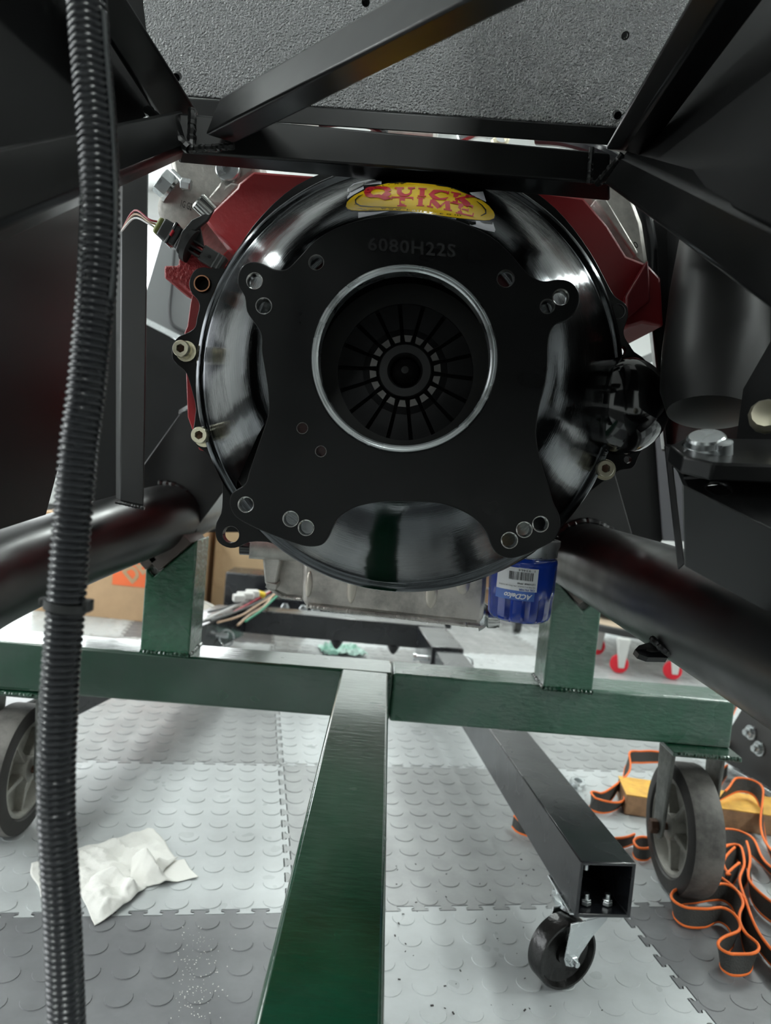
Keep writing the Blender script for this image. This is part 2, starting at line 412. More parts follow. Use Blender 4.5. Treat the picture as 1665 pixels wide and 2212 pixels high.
# ================================================================== CHASSIS
ch = thing('car_chassis', 'black powder coated tube frame of the car around the bell housing', 'car chassis', (0, 1.0, .48))
TUBE = dict(bevel=.0035)
obj('cross_tube', prism(((385, 243, .60), (385, 329, .60), (385, 352, .63)), ((1300, 327, .64), (1300, 395, .64), (1300, 434, .67)), 0, .02), M_POW, ch, bevel=.002)
obj('diagonal_tube', prism(((472, 213, .585), (440, 292, .572), (505, 312, .595)), ((960, -73, .435), (920, 45, .42), (1000, 70, .44)), 0, .55), M_POW, ch, bevel=.003)
obj('brace_tube', prism(((330, 232, .615), (397, 193, .60), (385, 188, .63)), ((186, 12, .515), (257, -29, .495), (247, -32, .53)), .32, .6), M_POW, ch, bevel=.003)
obj('brace_tube', prism(((1318, 294, .61), (1362, 300, .60), (1410, 315, .635)), ((1470, 24, .46), (1526, 55, .45), (1590, 80, .48)), .14, .7), M_POW, ch, bevel=.003)
obj('side_tube', prism(((392, 233, .61), (405, 320, .60), (396, 345, .63)), ((-60, 322, .36), (-60, 516, .35), (-40, 548, .38)), 0, .6), M_POW, ch, bevel=.004)
obj('side_tube', prism(((1355, 326, .63), (1348, 334, .60), (1303, 398, .60)), ((1665, 408, .415), (1665, 487, .38), (1665, 675, .385)), 0, .6), M_POW, ch, bevel=.004)
obj('upright_tube', prism(((322, 345, .92), (262, 345, .92), (250, 345, .955)), ((311, 1094, .92), (259, 1083, .92), (250, 1078, .955)), .05, 0), M_POW, ch, bevel=.002)
obj('upright_tube', prism(((1462, 430, .93), (1378, 430, .93), (1372, 430, .96)), ((1500, 975, .93), (1437, 975, .93), (1428, 975, .96)), .05, 0), M_POW, ch, bevel=.003)
# round main rails
zr = .533
lpath = spline([U(-260, 1370, .60), U(-100, 1290, .71), U(0, 1243, .79), U(170, 1180, .94), U(352, 1118, 1.14), V((-.345, 1.6, .54)), V((-.33, 2.3, .55))], 8)
obj('round_rail', tube(BM(), lpath, .0508, 40), M_POW, ch)
obj('round_rail', tube(BM(), [V((.287, .16, zr)), V((.287, 2.3, zr))], .0508, 48), M_POW, ch)
# gussets welded round the rails
def flat(px, Y, th, m=M_POW, name='gusset_plate', holes=(), parent=ch, **k):
    return obj(name, poly_plate([U(x, y, Y) for x, y in px], V((0, th, 0)), [[U(x, y, Y) for x, y in h] for h in holes]), m, parent, **k)
flat([(300, 1020), (312, 1000), (388, 893), (470, 790), (620, 820), (600, 960), (482, 1062), (393, 1183), (330, 1190), (285, 1100)], 1.165, .005, bevel=.0015)
flat([(1060, 1100), (1100, 900), (1290, 960), (1326, 1015), (1366, 1155), (1380, 1210), (1300, 1240), (1226, 1205), (1206, 1160), (1180, 1190)], 1.03, .005, bevel=.0015)
def ringarc(c, r, a0, a1, n=26): return [V(c) + V((math.cos(math.radians(a0 + (a1 - a0) * i / n)), 0, math.sin(math.radians(a0 + (a1 - a0) * i / n)))) * r for i in range(n + 1)]
lc = U(350, 1117, 1.16); beadline('weld_bead', ringarc((lc.x, 1.16, lc.z), .053, 100, -50), None, .0075, M_POW, ch)
beadline('weld_bead', ringarc((.287, 1.024, zr), .052, 20, 190), None, .0075, M_POW, ch)
# weld beads at the tube joints
beadline('weld_bead', U(318, 236, .595), U(408, 322, .592), .005, M_POW, ch)
beadline('weld_bead', U(408, 322, .592), U(505, 316, .585), .0035, M_POW, ch)
beadline('weld_bead', U(415, 235, .60), U(412, 325, .595), .004, M_POW, ch)
beadline('weld_bead', U(1290, 398, .63), U(1345, 335, .60), .004, M_POW, ch)
beadline('weld_bead', U(1278, 318, .635), U(1272, 398, .635), .003, M_POW, ch)
beadline('weld_bead', U(250, 1084, .918), U(312, 1098, .918), .003, M_POW, ch)
# sheet panels lining the bay
def npanel(name, px, m=M_POW2, th=.003, label=None, bevel=.001):
    pts = [U(*p) for p in px]; n = (pts[1] - pts[0]).cross(pts[2] - pts[0]).normalized()
    if n.y < 0: n = -n
    c = pts[0]; pts = [PL(p[0], p[1], c, n) for p in px]
    return obj(name, poly_plate(pts, n * th), m, ch, bevel=bevel, label=label)
npanel('side_panel', [(-90, 520, .46), (166, 408, .64), (150, 830, .64), (132, 960, .64), (92, 1112, .64), (-90, 1170, .46)])
npanel('side_panel', [(-150, -90, .42), (300, -90, .65), (336, 240, .66), (200, 330, .60), (-150, 420, .42)])
npanel('side_panel', [(1340, 345, .70), (1540, -120, .66), (1840, -120, .40), (1840, 560, .40)], M_POW2)
npanel('side_panel', [(1395, 430, 1.0), (1760, 500, .62), (1760, 1030, .62), (1440, 1010, 1.0)], M_POW2)
npanel('side_panel', [(150, 380, 1.05), (262, 360, 1.05), (254, 1075, 1.05), (150, 1085, 1.05)], M_POW2)
# firewall
npanel('firewall_panel', [(370, 203, .69), (660, 228, .69), (1330, 274, .69), (1440, 282, .69), (1620, -170, .60), (120, -170, .60), (330, 200, .69)], M_TEX, .004, 'pebble-textured black firewall panel')
obj('panel_support_tube', prism(((640, 229, .684), (640, 268, .684), (640, 262, .71)), ((1330, 276, .684), (1330, 315, .684), (1330, 308, .71)), .45, .05), M_POW, ch, bevel=.001)
fpn = (U(1330, 274, .69) - U(370, 203, .69)).cross(U(1620, -170, .6) - U(370, 203, .69)).normalized()
if fpn.y > 0: fpn = -fpn
for x, y in ((382, 166), (1349, 76), (1333, 248), (790, 4)):
    p = PL(x, y, U(370, 203, .69), fpn); bm = lathe(BM(), p, fpn, [(.0037, -.004), (.0037, .0012), (.0034, .003), (.0022, .003), (.0018, .0012), (0, .0012)], 14)
    obj('panel_screw', bm, M_GBLK if x != 1349 else M_STEEL, ch)
# little hanger tab under the right rail
bm = poly_plate([F(x, y, .395) for x, y in ((1372, 1402), (1378, 1412), (1395, 1418), (1440, 1420), (1445, 1405), (1425, 1392), (1400, 1390), (1382, 1394))], V((0, 0, .006)),
                [[F(1412 + 14 * math.cos(a), 1404 + 5 * math.sin(a), .395) for a in [k * .7 for k in range(9)]]])
tabz = U(1408, 1395, .62)
bm.free()
bm = BM(); poly_plate([U(x, y, .62 + (1420 - y) * .0012) for x, y in ((1371, 1403), (1380, 1413), (1400, 1420), (1442, 1421), (1446, 1408), (1440, 1390), (1400, 1388), (1380, 1394))], V((0, .004, -.005)),
                      [[U(1412 + 17 * math.cos(a), 1404 + 5 * math.sin(a), .64) for a in [k * .698 for k in range(9)]]], bm)
obj('tie_tab', bm, M_POW, ch)
beadline('weld_bead', U(1408, 1380, .62), U(1446, 1412, .60), .004, M_POW, ch)

# unseen dark panels added behind and above the camera to block light
obj('rear_light_blocker', box(BM(), (0, -.95, 1.06), (1.1, .012, .8)), M_POW2, ch, smooth=False)
obj('roof_light_blocker', box(BM(), (.45, -.2, 1.32), (.85, 1.45, .004)), M_POW2, ch, smooth=False)
obj('roof_light_blocker', box(BM(), (-.62, -.3, 1.36), (.5, 1.3, .004)), M_POW2, ch, smooth=False)
# suspension mount on the right
mt = thing('suspension_mount', 'black bracket with a big silver bolt at the right edge', 'bracket', tuple(U(1500, 1230, .5)))
def sheet(name, px, th, m=M_POW, holes=(), parent=mt, bevel=.0015, label=None):
    pts = [U(*p) for p in px]; n = (pts[1] - pts[0]).cross(pts[2] - pts[0]).normalized()
    if n.y < 0: n = -n
    c = pts[0]
    return obj(name, poly_plate([PL(p[0], p[1], c, n) for p in px], n * th, [[PL(x, y, c, n) for x, y in h] for h in holes]), m, parent, bevel=bevel, label=label)
def ell(cx, cy, rx, ry, n=18, rot=0):
    return [(cx + rx * math.cos(a) * math.cos(rot) - ry * math.sin(a) * math.sin(rot), cy + rx * math.cos(a) * math.sin(rot) + ry * math.sin(a) * math.cos(rot)) for a in [6.2832 * k / n for k in range(n)]]
sheet('shelf_plate', [(1436, 958, .56), (1800, 955, .56), (1800, 1210, .40), (1665, 1146, .40), (1590, 1108, .40), (1510, 1075, .40), (1480, 1050, .40), (1464, 1010, .40), (1446, 985, .5)], .004,
      holes=[ell(1553, 1053, 29, 15, rot=.2)])
sp0 = U(1436, 958, .56); spn = (U(1800, 955, .56) - sp0).cross(U(1800, 1210, .40) - sp0).normalized(); spn = -spn if spn.y < 0 else spn
obj('hole_shade_sheet', poly_plate([PL(x, y, sp0, spn) + spn * .014 for x, y in ((1495, 1015), (1640, 1000), (1640, 1115), (1560, 1090), (1505, 1062))], spn * .002), M_SLOT, mt)  # dark sheet added behind the hole to stand for the shade inside
obj('face_plate', hexa(BM(), [U(1474, 1046, .425), U(1800, 1208, .40), U(1800, 1208, .405), U(1474, 1046, .43)], [U(1478, 1222, .47), U(1800, 1400, .44), U(1800, 1400, .445), U(1478, 1222, .475)]), M_POW, mt, bevel=.001)
obj('side_plate', hexa(BM(), [U(1434, 962, .52), U(1449, 968, .515), U(1449, 968, .62), U(1434, 962, .62)], [U(1464, 1232, .50), U(1479, 1218, .495), U(1479, 1218, .60), U(1464, 1232, .60)]), M_POW, mt, bevel=.001)
sheet('lug_plate', [(1446, 962, .50), (1480, 945, .52), (1800, 950, .52), (1800, 1010, .48), (1540, 1000, .48), (1475, 985, .49)], .012)
obj('under_plate', hexa(BM(), [U(1476, 1030, .50), U(1900, 1000, .47), U(1900, 1000, .60), U(1476, 1030, .63)], [U(1476, 1036, .50), U(1900, 1010, .47), U(1900, 1010, .60), U(1476, 1036, .63)]), M_POW, mt)
n0 = (CAM - U(1525, 968, .49)).normalized(); n0 = (n0 * .45 + V((-.1, 0, .9))).normalized(); p0 = U(1525, 972, .495)
bm = lathe(BM(), p0, n0, [(.0158, -.006), (.0158, .003), (.0130, .005), (.0125, .009), (.011, .0105), (0, .0105)], 28); obj('mount_bolt', bm, M_ZINC, mt)
bm = lathe(BM(), U(1562, 985, .485), n0, [(.006, 0), (.006, .010), (0, .011)], 14); obj('mount_nut', bm, M_ZINC, mt)
bm = lathe(BM(), U(1655, 897, .50), V((-.5, -.8, .2)), [(.010, -.01), (.0115, -.006), (.0115, .0), (.009, .004), (0, .006)], 12); obj('pivot_bolt', bm, M_BRASS, mt)
pa, pb = U(1560, 520, .66), U(1528, 975, .60)
bm = lathe(BM(), pa, pb - pa, [(.020, -.03), (.036, 0), (.040, .05), (.042, .11), (.041, .145), (.034, .165), (.02, .168)], 40)
obj('rubber_boot', bm, mat('boot_plastic', (.02, .02, .02), .45), mt)
bm = hexa(BM(), [U(1605, 840, .55), U(1720, 640, .50), U(1720, 640, .51), U(1605, 840, .56)], [U(1590, 950, .55), U(1760, 950, .50), U(1760, 950, .51), U(1590, 950, .56)])
obj('web_plate', bm, M_POW, mt)

# ================================================================== BELL HOUSING
O = U(872, 776, .56); HY = math.radians(2.3)
bd = V((math.sin(HY), math.cos(HY), 0)); bx_ = V((math.cos(HY), -math.sin(HY), 0)); bz = V((0, 0, 1))
def Bp(px, py, d): return PL(px, py, O + bd * d, bd)
def Bl(r, a, d): return O + bd * d + (bx_ * math.cos(a) + bz * math.sin(a)) * r
bh = thing('bell_housing', 'black and polished round bell housing bolted behind the engine', 'bell housing', tuple(O + bd * .135 - bz * .205))
# polished bowl
prof = [(.100, .004), (.112, .006), (.124, .015), (.137, .031), (.152, .055), (.167, .083), (.180, .107), (.1875, .119), (.190, .1215), (.1945, .1225), (.1985, .1260), (.2000, .1335)]
def bowl_r(d):
    for (r0, d0), (r1, d1) in zip(SP, SP[1:]):
        if d0 <= d <= d1: return r0 + (r1 - r0) * (d - d0) / (d1 - d0)
    return prof[0][0] if d < prof[0][1] else prof[-1][0]
def smoothprof(p, n=5):
    q = spline([V((a, b_, 0)) for a, b_ in p], n); return [(v.x, v.y) for v in q]
SP = smoothprof(prof, 3)
def bowl_hit(px, py, off=0):
    lo, hi = -.02, .134
    for _ in range(40):
        m_ = (lo + hi) / 2; p = Bp(px, py, m_) - O; r = math.hypot(p.dot(bx_), p.dot(bz))
        if r < bowl_r(m_) + off: hi = m_
        else: lo = m_
    # rays start outside the cone towards the camera: find first d with r < surface radius
    return Bp(px, py, hi)
inner = [(r - .003, d + .0015) for r, d in prof]
bm = BM(); rings = []
pr = smoothprof(prof, 3) + smoothprof(inner, 2)[::-1]
SEG = 200
for r, d in pr: rings.append([bm.verts.new(Bl(r, 2 * math.pi * k / SEG, d)) for k in range(SEG)])
for a, b_ in zip(rings, rings[1:] + rings[:1]):
    for k in range(SEG): bm.faces.new((a[k], a[(k + 1) % SEG], b_[(k + 1) % SEG], b_[k]))
bowl = obj('bowl', bm, M_BOWL, bh, loc=O)
bowl.rotation_euler.z = 0
cpx = [(592, 890), (577, 905), (557, 940), (530, 1000), (511, 1043), (513, 1060), (530, 1056), (560, 990), (590, 930)]
cut = obj('cutter', hexa(BM(), [Bp(x, y, -.002) for x, y in cpx], [Bp(x, y, .125) for x, y in cpx]), M_SLOT, None)
md = bowl.modifiers.new('b', 'BOOLEAN'); md.object = cut; md.operation = 'DIFFERENCE'; md.solver = 'EXACT'
bpy.context.view_layer.update()
me2 = bpy.data.meshes.new_from_object(bowl.evaluated_get(bpy.context.evaluated_depsgraph_get()))
bowl.modifiers.clear(); bowl.data = me2; bpy.data.objects.remove(cut)
for p in me2.polygons: p.use_smooth = True
me2.set_sharp_from_angle(angle=math.radians(40))
# rear face plate
face = [(840, 465), (890, 459), (940, 463), (1000, 480), (1060, 510), (1100, 545), (1130, 580), (1150, 598), (1175, 607), (1205, 603), (1230, 607), (1248, 625), (1252, 650), (1243, 675), (1225, 690), (1203, 699), (1190, 715), (1184, 745), (1183, 790), (1177, 835), (1165, 880), (1158, 930), (1162, 970), (1172, 1010), (1185, 1050), (1195, 1085), (1207, 1110), (1210, 1135), (1205, 1155), (1190, 1172), (1150, 1192), (1120, 1203), (1098, 1206), (1075, 1197), (1062, 1180), (1050, 1150), (1030, 1125), (1000, 1105), (960, 1090), (920, 1085), (870, 1083), (820, 1085), (780, 1092), (755, 1102), (730, 1120), (718, 1140), (708, 1162), (695, 1177), (670, 1181), (640, 1175), (580, 1153), (540, 1135), (510, 1117), (497, 1095), (497, 1075), (505, 1062), (530, 1045), (538, 1020), (550, 985), (565, 940), (577, 905), (580, 880), (578, 840), (572, 800), (565, 760), (565, 732), (561, 715), (548, 695), (533, 672), (528, 640), (514, 615), (515, 590), (527, 572), (548, 565), (570, 570), (590, 580), (610, 583), (625, 577), (645, 557), (680, 520), (720, 495), (760, 480), (800, 470)]
def smooth_ring(pts, d, n=3):
    q = [V((x, y, 0)) for x, y in pts]; q = q[-2:] + q + q[:3]; s = spline(q, n)
    s = s[2 * n: 2 * n + len(pts) * n]; return [Bp(v.x, v.y, d) for v in s]
HOLES = [(683, 567, 15), (550, 607, 16), (570, 661, 16), (1092, 602, 17), (1211, 642, 16), (1182, 662, 14.5), (653, 925, 11), (693, 975, 11), (531, 1090, 16), (628, 1121, 16), (661, 1140, 16), (1100, 1167, 16.5), (1132, 1144, 16), (1167, 1132, 16)]
def cring(cx, cy, rpx, d, n=20):
    c = Bp(cx, cy, d); r = rpx / FPX * (c - CAM).y; return [c + (bx_ * math.cos(6.2832 * k / n) + bz * math.sin(6.2832 * k / n)) * r for k in range(n)]
bore = [Bl(.0703, 6.2832 * k / 72, 0) for k in range(72)]
bm = poly_plate(smooth_ring(face, 0), bd * .009, [bore] + [cring(*h, 0) for h in HOLES])
obj('rear_plate', bm, M_PLATE, bh, bevel=.0009, seg=3)
for h in HOLES:
    c = Bp(h[0], h[1], 0); r = h[2] / FPX * c.y
    bm = lathe(BM(), c, bd, [(r * 1.0, .0088), (r * .93, .0088), (r * .93, .0012), (r * 1.07, -.0005), (r * 1.10, -.0005), (r * 1.0, .0014), (r, .0088)], 24, caps=False)
    obj('hole_sleeve', bm, M_STEEL, bh)
# bore ring and inner tube
bm = lathe(BM(), O, bd, [(.0703, .014), (.0703, -.0015), (.0697, -.0024), (.0683, -.0024), (.0680, -.0018), (.0664, -.0018), (.0652, -.0005), (.0652, .014), (.0703, .014)], 96, caps=False)
obj('register_ring', bm, M_ZINC, bh)
bm = lathe(BM(), O, bd, [(.0660, .0145), (.0660, .009), (.110, .009), (.110, .0145), (.0660, .0145)], 72, caps=False); obj('inner_plate', bm, mat('inner_red_reflection', (.05, .008, .01), .3), bh)  # red reflection inside the bore, put into the plate colour
# block-side flange
fl = [(493, 579), (476, 579), (457, 580), (440, 577), (426, 580), (416, 589), (409, 606), (409, 620), (415, 635), (425, 645), (430, 656), (430, 667), (425, 688), (422, 705), (413, 714), (400, 721), (386, 727), (375, 740), (371, 757), (373, 775), (383, 788), (397, 799), (406, 815), (417, 854), (423, 884), (417, 929), (416, 947), (426, 964), (444, 977), (462, 1001), (477, 1028), (480, 1055), (480, 1084), (477, 1109), (467, 1129), (465, 1149), (469, 1167), (480, 1178), (498, 1184), (516, 1181), (538, 1171), (567, 1170), (588, 1174), (620, 1191), (660, 1216), (700, 1237), (760, 1258), (820, 1271), (870, 1275), (893, 1277), (940, 1273), (1000, 1262), (1060, 1243), (1110, 1220), (1150, 1196), (1185, 1165), (1212, 1130), (1250, 1083), (1290, 1050), (1328, 1022), (1345, 1014), (1363, 1012), (1372, 1004), (1378, 988), (1392, 965), (1412, 947), (1432, 925), (1442, 880), (1432, 830), (1408, 795), (1388, 772), (1370, 760), (1360, 745), (1350, 730), (1347, 718), (1349, 706), (1354, 693), (1357, 675), (1353, 660), (1343, 650), (1330, 642), (1318, 625), (1300, 590), (1275, 545), (1240, 495), (1200, 450), (1150, 410), (1100, 380), (1000, 350), (883, 340), (780, 350), (700, 372), (640, 400), (590, 440), (545, 490), (515, 535), (500, 565)]
D2 = .1325
big = [Bl(.186, 6.2832 * k / 96, D2) for k in range(96)]
bm = poly_plate(smooth_ring(fl, D2, 2), bd * .009, [big] + [cring(*h, D2) for h in ((438, 614, 18), (499, 1155, 19), (1343, 757, 9), (1356, 993, 8))])
obj('block_flange', bm, M_PLATE, bh, bevel=.0007)
for c, r, m in (((438, 614), .0078, M_COPPER),):
    p = Bp(*c, D2); bm = lathe(BM(), p, bd, [(r, -.0035), (r, .012), (r * .84, .012), (r * .84, -.0035), (r, -.0035)], 32, caps=False); obj('bushing', bm, m, bh)
    bm = lathe(BM(), p + bd * .011, bd, [(r, 0), (r, .002)], 20); obj('bush_hole', bm, M_SLOT, bh)
p = Bp(499, 1155, D2); bm = lathe(BM(), p, bd, [(.0085, -.0006), (.0085, .0088), (.0079, .0088), (.0079, -.0006), (.0085, -.0006)], 32, caps=False); obj('hole_sleeve', bm, M_GBLK, bh)
p = Bp(1333, 673, D2) ; bm = lathe(BM(), p - bd * .0012, bd, [(.0072, 0), (.0072, .001), (.0064, .001), (.0064, 0), (.0072, 0)], 28, caps=False); obj('hole_sleeve', bm, M_GBLK, bh)
def socket_bolt(p, ax, r, h, m, parent, name='socket_bolt'):
    """cap-head bolt with a hex recess; ax points out of the head"""
    ax = V(ax).normalized(); bx, by, _ = basis(ax); bm = BM(); n = 30
    def ring(rr, z, hx=False):
        out = []
        for k in range(n):
            a = 6.2832 * k / n; q = rr / max(.01, math.cos(((a + math.pi / 6) % (math.pi / 3)) - math.pi / 6)) if hx else rr
            out.append(bm.verts.new(V(p) + ax * z + (bx * math.cos(a) + by * math.sin(a)) * q))
        return out
    R_ = [ring(r * 1.02, 0), ring(r, h * .9), ring(r * .92, h), ring(r * .47, h, True), ring(r * .47, h * .45, True), ring(r * .1, h * .38)]
    for a, b_ in zip(R_, R_[1:]):
        for k in range(n): bm.faces.new((a[k], a[(k + 1) % n], b_[(k + 1) % n], b_[k]))
    bm.faces.new(R_[0]); bm.faces.new(R_[-1]); o = obj(name, bm, m, parent)
    obj('hex_recess_shade', lathe(BM(), V(p) + ax * (h * .5), ax, [(r * .50, 0), (r * .50, h * .12)], 6), M_RUST_SHADE, o)  # dark hex disc: the socket's shade is put into its colour
    return o
for x, y in ((399, 757), (438, 941), (1301, 1012)):
    p = Bp(x, y, D2); bm = lathe(BM(), p - bd * .0005 + bx_ * .002 - bz * .001, bd, [(.0098, -.0022), (.0098, .001)], 28); obj('washer', bm, M_BRASS, bh)
    socket_bolt(p - bd * .002, -bd, .0078, .011, M_BRASS, bh)
# starter pocket
c = Bp(1343, 877, D2); bm = BM(); N1, N2 = 10, 40; rr = []
for i in range(N1 + 1):
    a = math.pi / 2 * i / N1
    rr.append([bm.verts.new(c + (bx_ * math.cos(t_) * .0425 + bz * math.sin(t_) * .0455) * math.cos(a) ** .8 - bd * .040 * math.sin(a)) for t_ in [6.2832 * k / N2 for k in range(N2)]])
for a, b_ in zip(rr, rr[1:]):
    for k in range(N2): bm.faces.new((a[k], a[(k + 1) % N2], b_[(k + 1) % N2], b_[k]))
bmesh.ops.remove_doubles(bm, verts=bm.verts, dist=1e-5)
obj('starter_pocket', bm, M_GBLK, bh)
beadline('weld_bead', [bowl_hit(1335, 790, .001), bowl_hit(1325, 840, .001), bowl_hit(1318, 900, .001), bowl_hit(1312, 950, .001), bowl_hit(1305, 985, .001)], None, .0022, M_GBLK, bh)
bm = lathe(BM(), Bp(1320, 925, .112), bd, [(.0105, -.004), (.0105, .006), (0, .006)], 6); obj('pocket_nut', bm, M_GBLK, bh)
# stamped number
q = [Bp(795, 512, -.0009), Bp(984, 527, -.0009), Bp(984, 556, -.0009), Bp(795, 541, -.0009)]
bm = text_mesh(BM(), '6080H22S', bil(q), spacing=1.12, bold=.02); ex = bmesh.ops.extrude_face_region(bm, geom=list(bm.faces))
bmesh.ops.translate(bm, verts=[g for g in ex['geom'] if isinstance(g, bmesh.types.BMVert)], vec=bd * .0012)
obj('stamped_number', bm, mat('number_gloss', (.035, .035, .036), .2), bh)
# ------------------------------------------------------------ oval sticker on the bowl
CX = lambda x, y: (700 + x / 3.964, 370 + y / 3.964)
def on_bowl(x, y, off): px, py = CX(x, y); return bowl_hit(px, py, off)
def sticker_patch(bm, ring, off, n=5):
    cx = sum(p[0] for p in ring) / len(ring); cy = sum(p[1] for p in ring) / len(ring)
    prev = None; c = bm.verts.new(on_bowl(cx, cy, off))
    for k in range(1, n + 1):
        cur = [bm.verts.new(on_bowl(cx + (x - cx) * k / n, cy + (y - cy) * k / n, off)) for x, y in ring]; m_ = len(cur)
        for i in range(m_):
            j = (i + 1) % m_
            bm.faces.new((c, cur[i], cur[j]) if prev is None else (prev[i], cur[i], cur[j], prev[j]))
        prev = cur
    return bm
oval = [(187, 300), (195, 265), (222, 235), (262, 205), (350, 160), (450, 125), (540, 103), (640, 95), (750, 98), (850, 105), (950, 115), (1050, 132), (1130, 155), (1250, 205), (1350, 250), (1410, 295), (1450, 345), (1460, 375), (1453, 402), (1420, 416), (1370, 420), (1300, 415), (1200, 405), (1100, 394), (1000, 380), (900, 365), (800, 350), (700, 340), (600, 335), (500, 334), (400, 336), (300, 338), (235, 332), (200, 320)]
def kid(name, bm, m): return obj(name, bm, m, stk)
bm = BM(); sticker_patch(bm, [(x + (6 if x > 800 else -6), y + (7 if y > 250 else -7)) for x, y in oval], .0003)
stk = obj('sticker', bm, M_KST, bh, label='yellow oval sticker with red lettering')
kid('sticker_field', sticker_patch(BM(), oval, .0005), M_YST)
for r in ([(198, 235), (200, 150), (250, 105), (300, 88), (380, 73), (492, 82), (490, 108), (340, 150), (250, 200)], [(1245, 182), (1360, 172), (1388, 262), (1330, 235), (1262, 200)],
          [(1235, 432), (1300, 424), (1442, 428), (1455, 470), (1466, 500), (1458, 521), (1380, 505), (1250, 462)], [(292, 352), (560, 340), (430, 372), (292, 400)], [(1080, 400), (1132, 404), (1128, 410)]):
    kid('checker_patch', sticker_patch(BM(), r, .0005, 3), M_WST)
for r in ([(206, 180), (212, 140), (260, 110), (345, 92), (336, 128), (235, 176)], [(340, 150), (335, 118), (470, 108), (490, 112), (400, 135)], [(1235, 430), (1300, 428), (1300, 455), (1262, 462), (1240, 450)], [(1330, 428), (1446, 428), (1440, 455), (1370, 446)]):
    kid('checker_patch', sticker_patch(BM(), r, .00065, 3), M_KST)
def strokes(bm, L, off):
    """thick polylines: (points, widths) in crop pixels"""
    for pts, ws in L:
        if not isinstance(ws, (list, tuple)): ws = [ws] * len(pts)
        a = []
        for i, p in enumerate(pts):
            d = V((pts[min(i + 1, len(pts) - 1)][0] - pts[max(i - 1, 0)][0], pts[min(i + 1, len(pts) - 1)][1] - pts[max(i - 1, 0)][1]))
            d.normalize(); n_ = V((-d.y, d.x)) * ws[i] / 2
            a.append((bm.verts.new(on_bowl(p[0] + n_.x, p[1] + n_.y, off)), bm.verts.new(on_bowl(p[0] - n_.x, p[1] - n_.y, off))))
        for s_, t_ in zip(a, a[1:]): bm.faces.new((s_[0], s_[1], t_[1], t_[0]))
    return bm
for L_ in ([([(332, 198), (295, 215), (268, 245), (272, 275), (310, 295), (400, 304), (550, 308), (700, 316)], [3, 8, 12, 13, 9, 6, 5, 4]),
             ([(1306, 255), (1350, 290), (1382, 330), (1384, 360), (1340, 382)], [3, 9, 13, 12, 4]),
             ([(960, 118), (1080, 135), (1200, 180), (1320, 235)], 4), ([(560, 100), (700, 98)], 4)]): kid('sticker_outline', strokes(BM(), [L_], .0008), M_KST)
G = {  # serif capitals as strokes in a unit box, x right, y down: (points, widths as fraction of letter width)
 'Q': [([(.5 + .42 * math.cos(a), .48 + .44 * math.sin(a)) for a in [k * math.pi / 8 for k in range(17)]], [.26 if k % 8 in (0, 1, 7) else (.18 if k % 8 in (2, 6) else .09) for k in range(17)]), ([(.35, .78), (.55, .86), (.8, 1.1), (1.05, 1.12)], [.04, .14, .16, .05])],
 'U': [([(.22, .02), (.22, .6), (.3, .82), (.5, .95), (.68, .84), (.78, .6), (.78, .02)], [.24, .24, .2, .12, .1, .09, .09]), ([(.0, .03), (.44, .03)], .07), ([(.62, .03), (.96, .03)], .07)],
 'I': [([(.5, .02), (.5, .98)], .46), ([(.1, .03), (.9, .03)], .12), ([(.1, .97), (.9, .97)], .12)],
 'C': [([(.92, .32), (.84, .12), (.55, .03), (.25, .18), (.12, .5), (.25, .82), (.55, .97), (.82, .88), (.95, .7)], [.12, .09, .08, .2, .26, .2, .09, .09, .03]), ([(.93, .0), (.93, .34)], .06)],
 'K': [([(.22, .02), (.22, .98)], .22), ([(.0, .03), (.42, .03)], .06), ([(.0, .97), (.42, .97)], .06), ([(.82, .04), (.3, .52)], .08), ([(.42, .42), (.88, .96)], .22), ([(.62, .03), (1, .03)], .06), ([(.66, .97), (1.08, .97)], .06)],
 'T': [([(.5, .04), (.5, .98)], .24), ([(.02, .05), (.98, .05)], .07), ([(.04, .0), (.04, .32)], .05), ([(.96, .0), (.96, .32)], .05), ([(.3, .97), (.7, .97)], .06)],
 'M': [([(.16, .02), (.12, .98)], .07), ([(.18, .02), (.5, .85)], .2), ([(.5, .85), (.8, .02)], .07), ([(.82, .02), (.86, .98)], .2), ([(.0, .97), (.26, .97)], .06), ([(.68, .97), (1.02, .97)], .06)],
 'E': [([(.24, .02), (.24, .98)], .26), ([(.02, .04), (.86, .04)], .07), ([(.86, .0), (.86, .3)], .05), ([(.3, .5), (.66, .5)], .07), ([(.66, .36), (.66, .64)], .05), ([(.02, .96), (.92, .96)], .08), ([(.95, .66), (.92, 1.0)], .06)]}
bm = BM()
for ch_, q in (('Q', ((352, 136), (570, 132), (562, 220), (352, 226))), ('U', ((604, 140), (786, 140), (778, 212), (604, 206))), ('I', ((796, 143), (888, 148), (882, 216), (792, 212))), ('C', ((898, 158), (1080, 170), (1066, 246), (896, 232))),
               ('K', ((1088, 176), (1290, 215), (1262, 300), (1080, 268))), ('T', ((572, 218), (768, 222), (764, 300), (566, 296))), ('I', ((786, 224), (868, 228), (864, 296), (782, 296))), ('M', ((884, 238), (1092, 256), (1090, 338), (880, 300))), ('E', ((1136, 270), (1290, 296), (1284, 390), (1122, 356)))):
    f = bil([(q[0][0], q[0][1]), (q[1][0], q[1][1]), (q[2][0], q[2][1]), (q[3][0], q[3][1])]); wd = q[1][0] - q[0][0]
    strokes(bm, [([tuple(f(x, 1 - y))[:2] for x, y in pts], [k * wd for k in (ws if isinstance(ws, list) else [ws] * len(pts))]) for pts, ws in G[ch_]], .0009)
kid('sticker_lettering', bm, M_RST, )
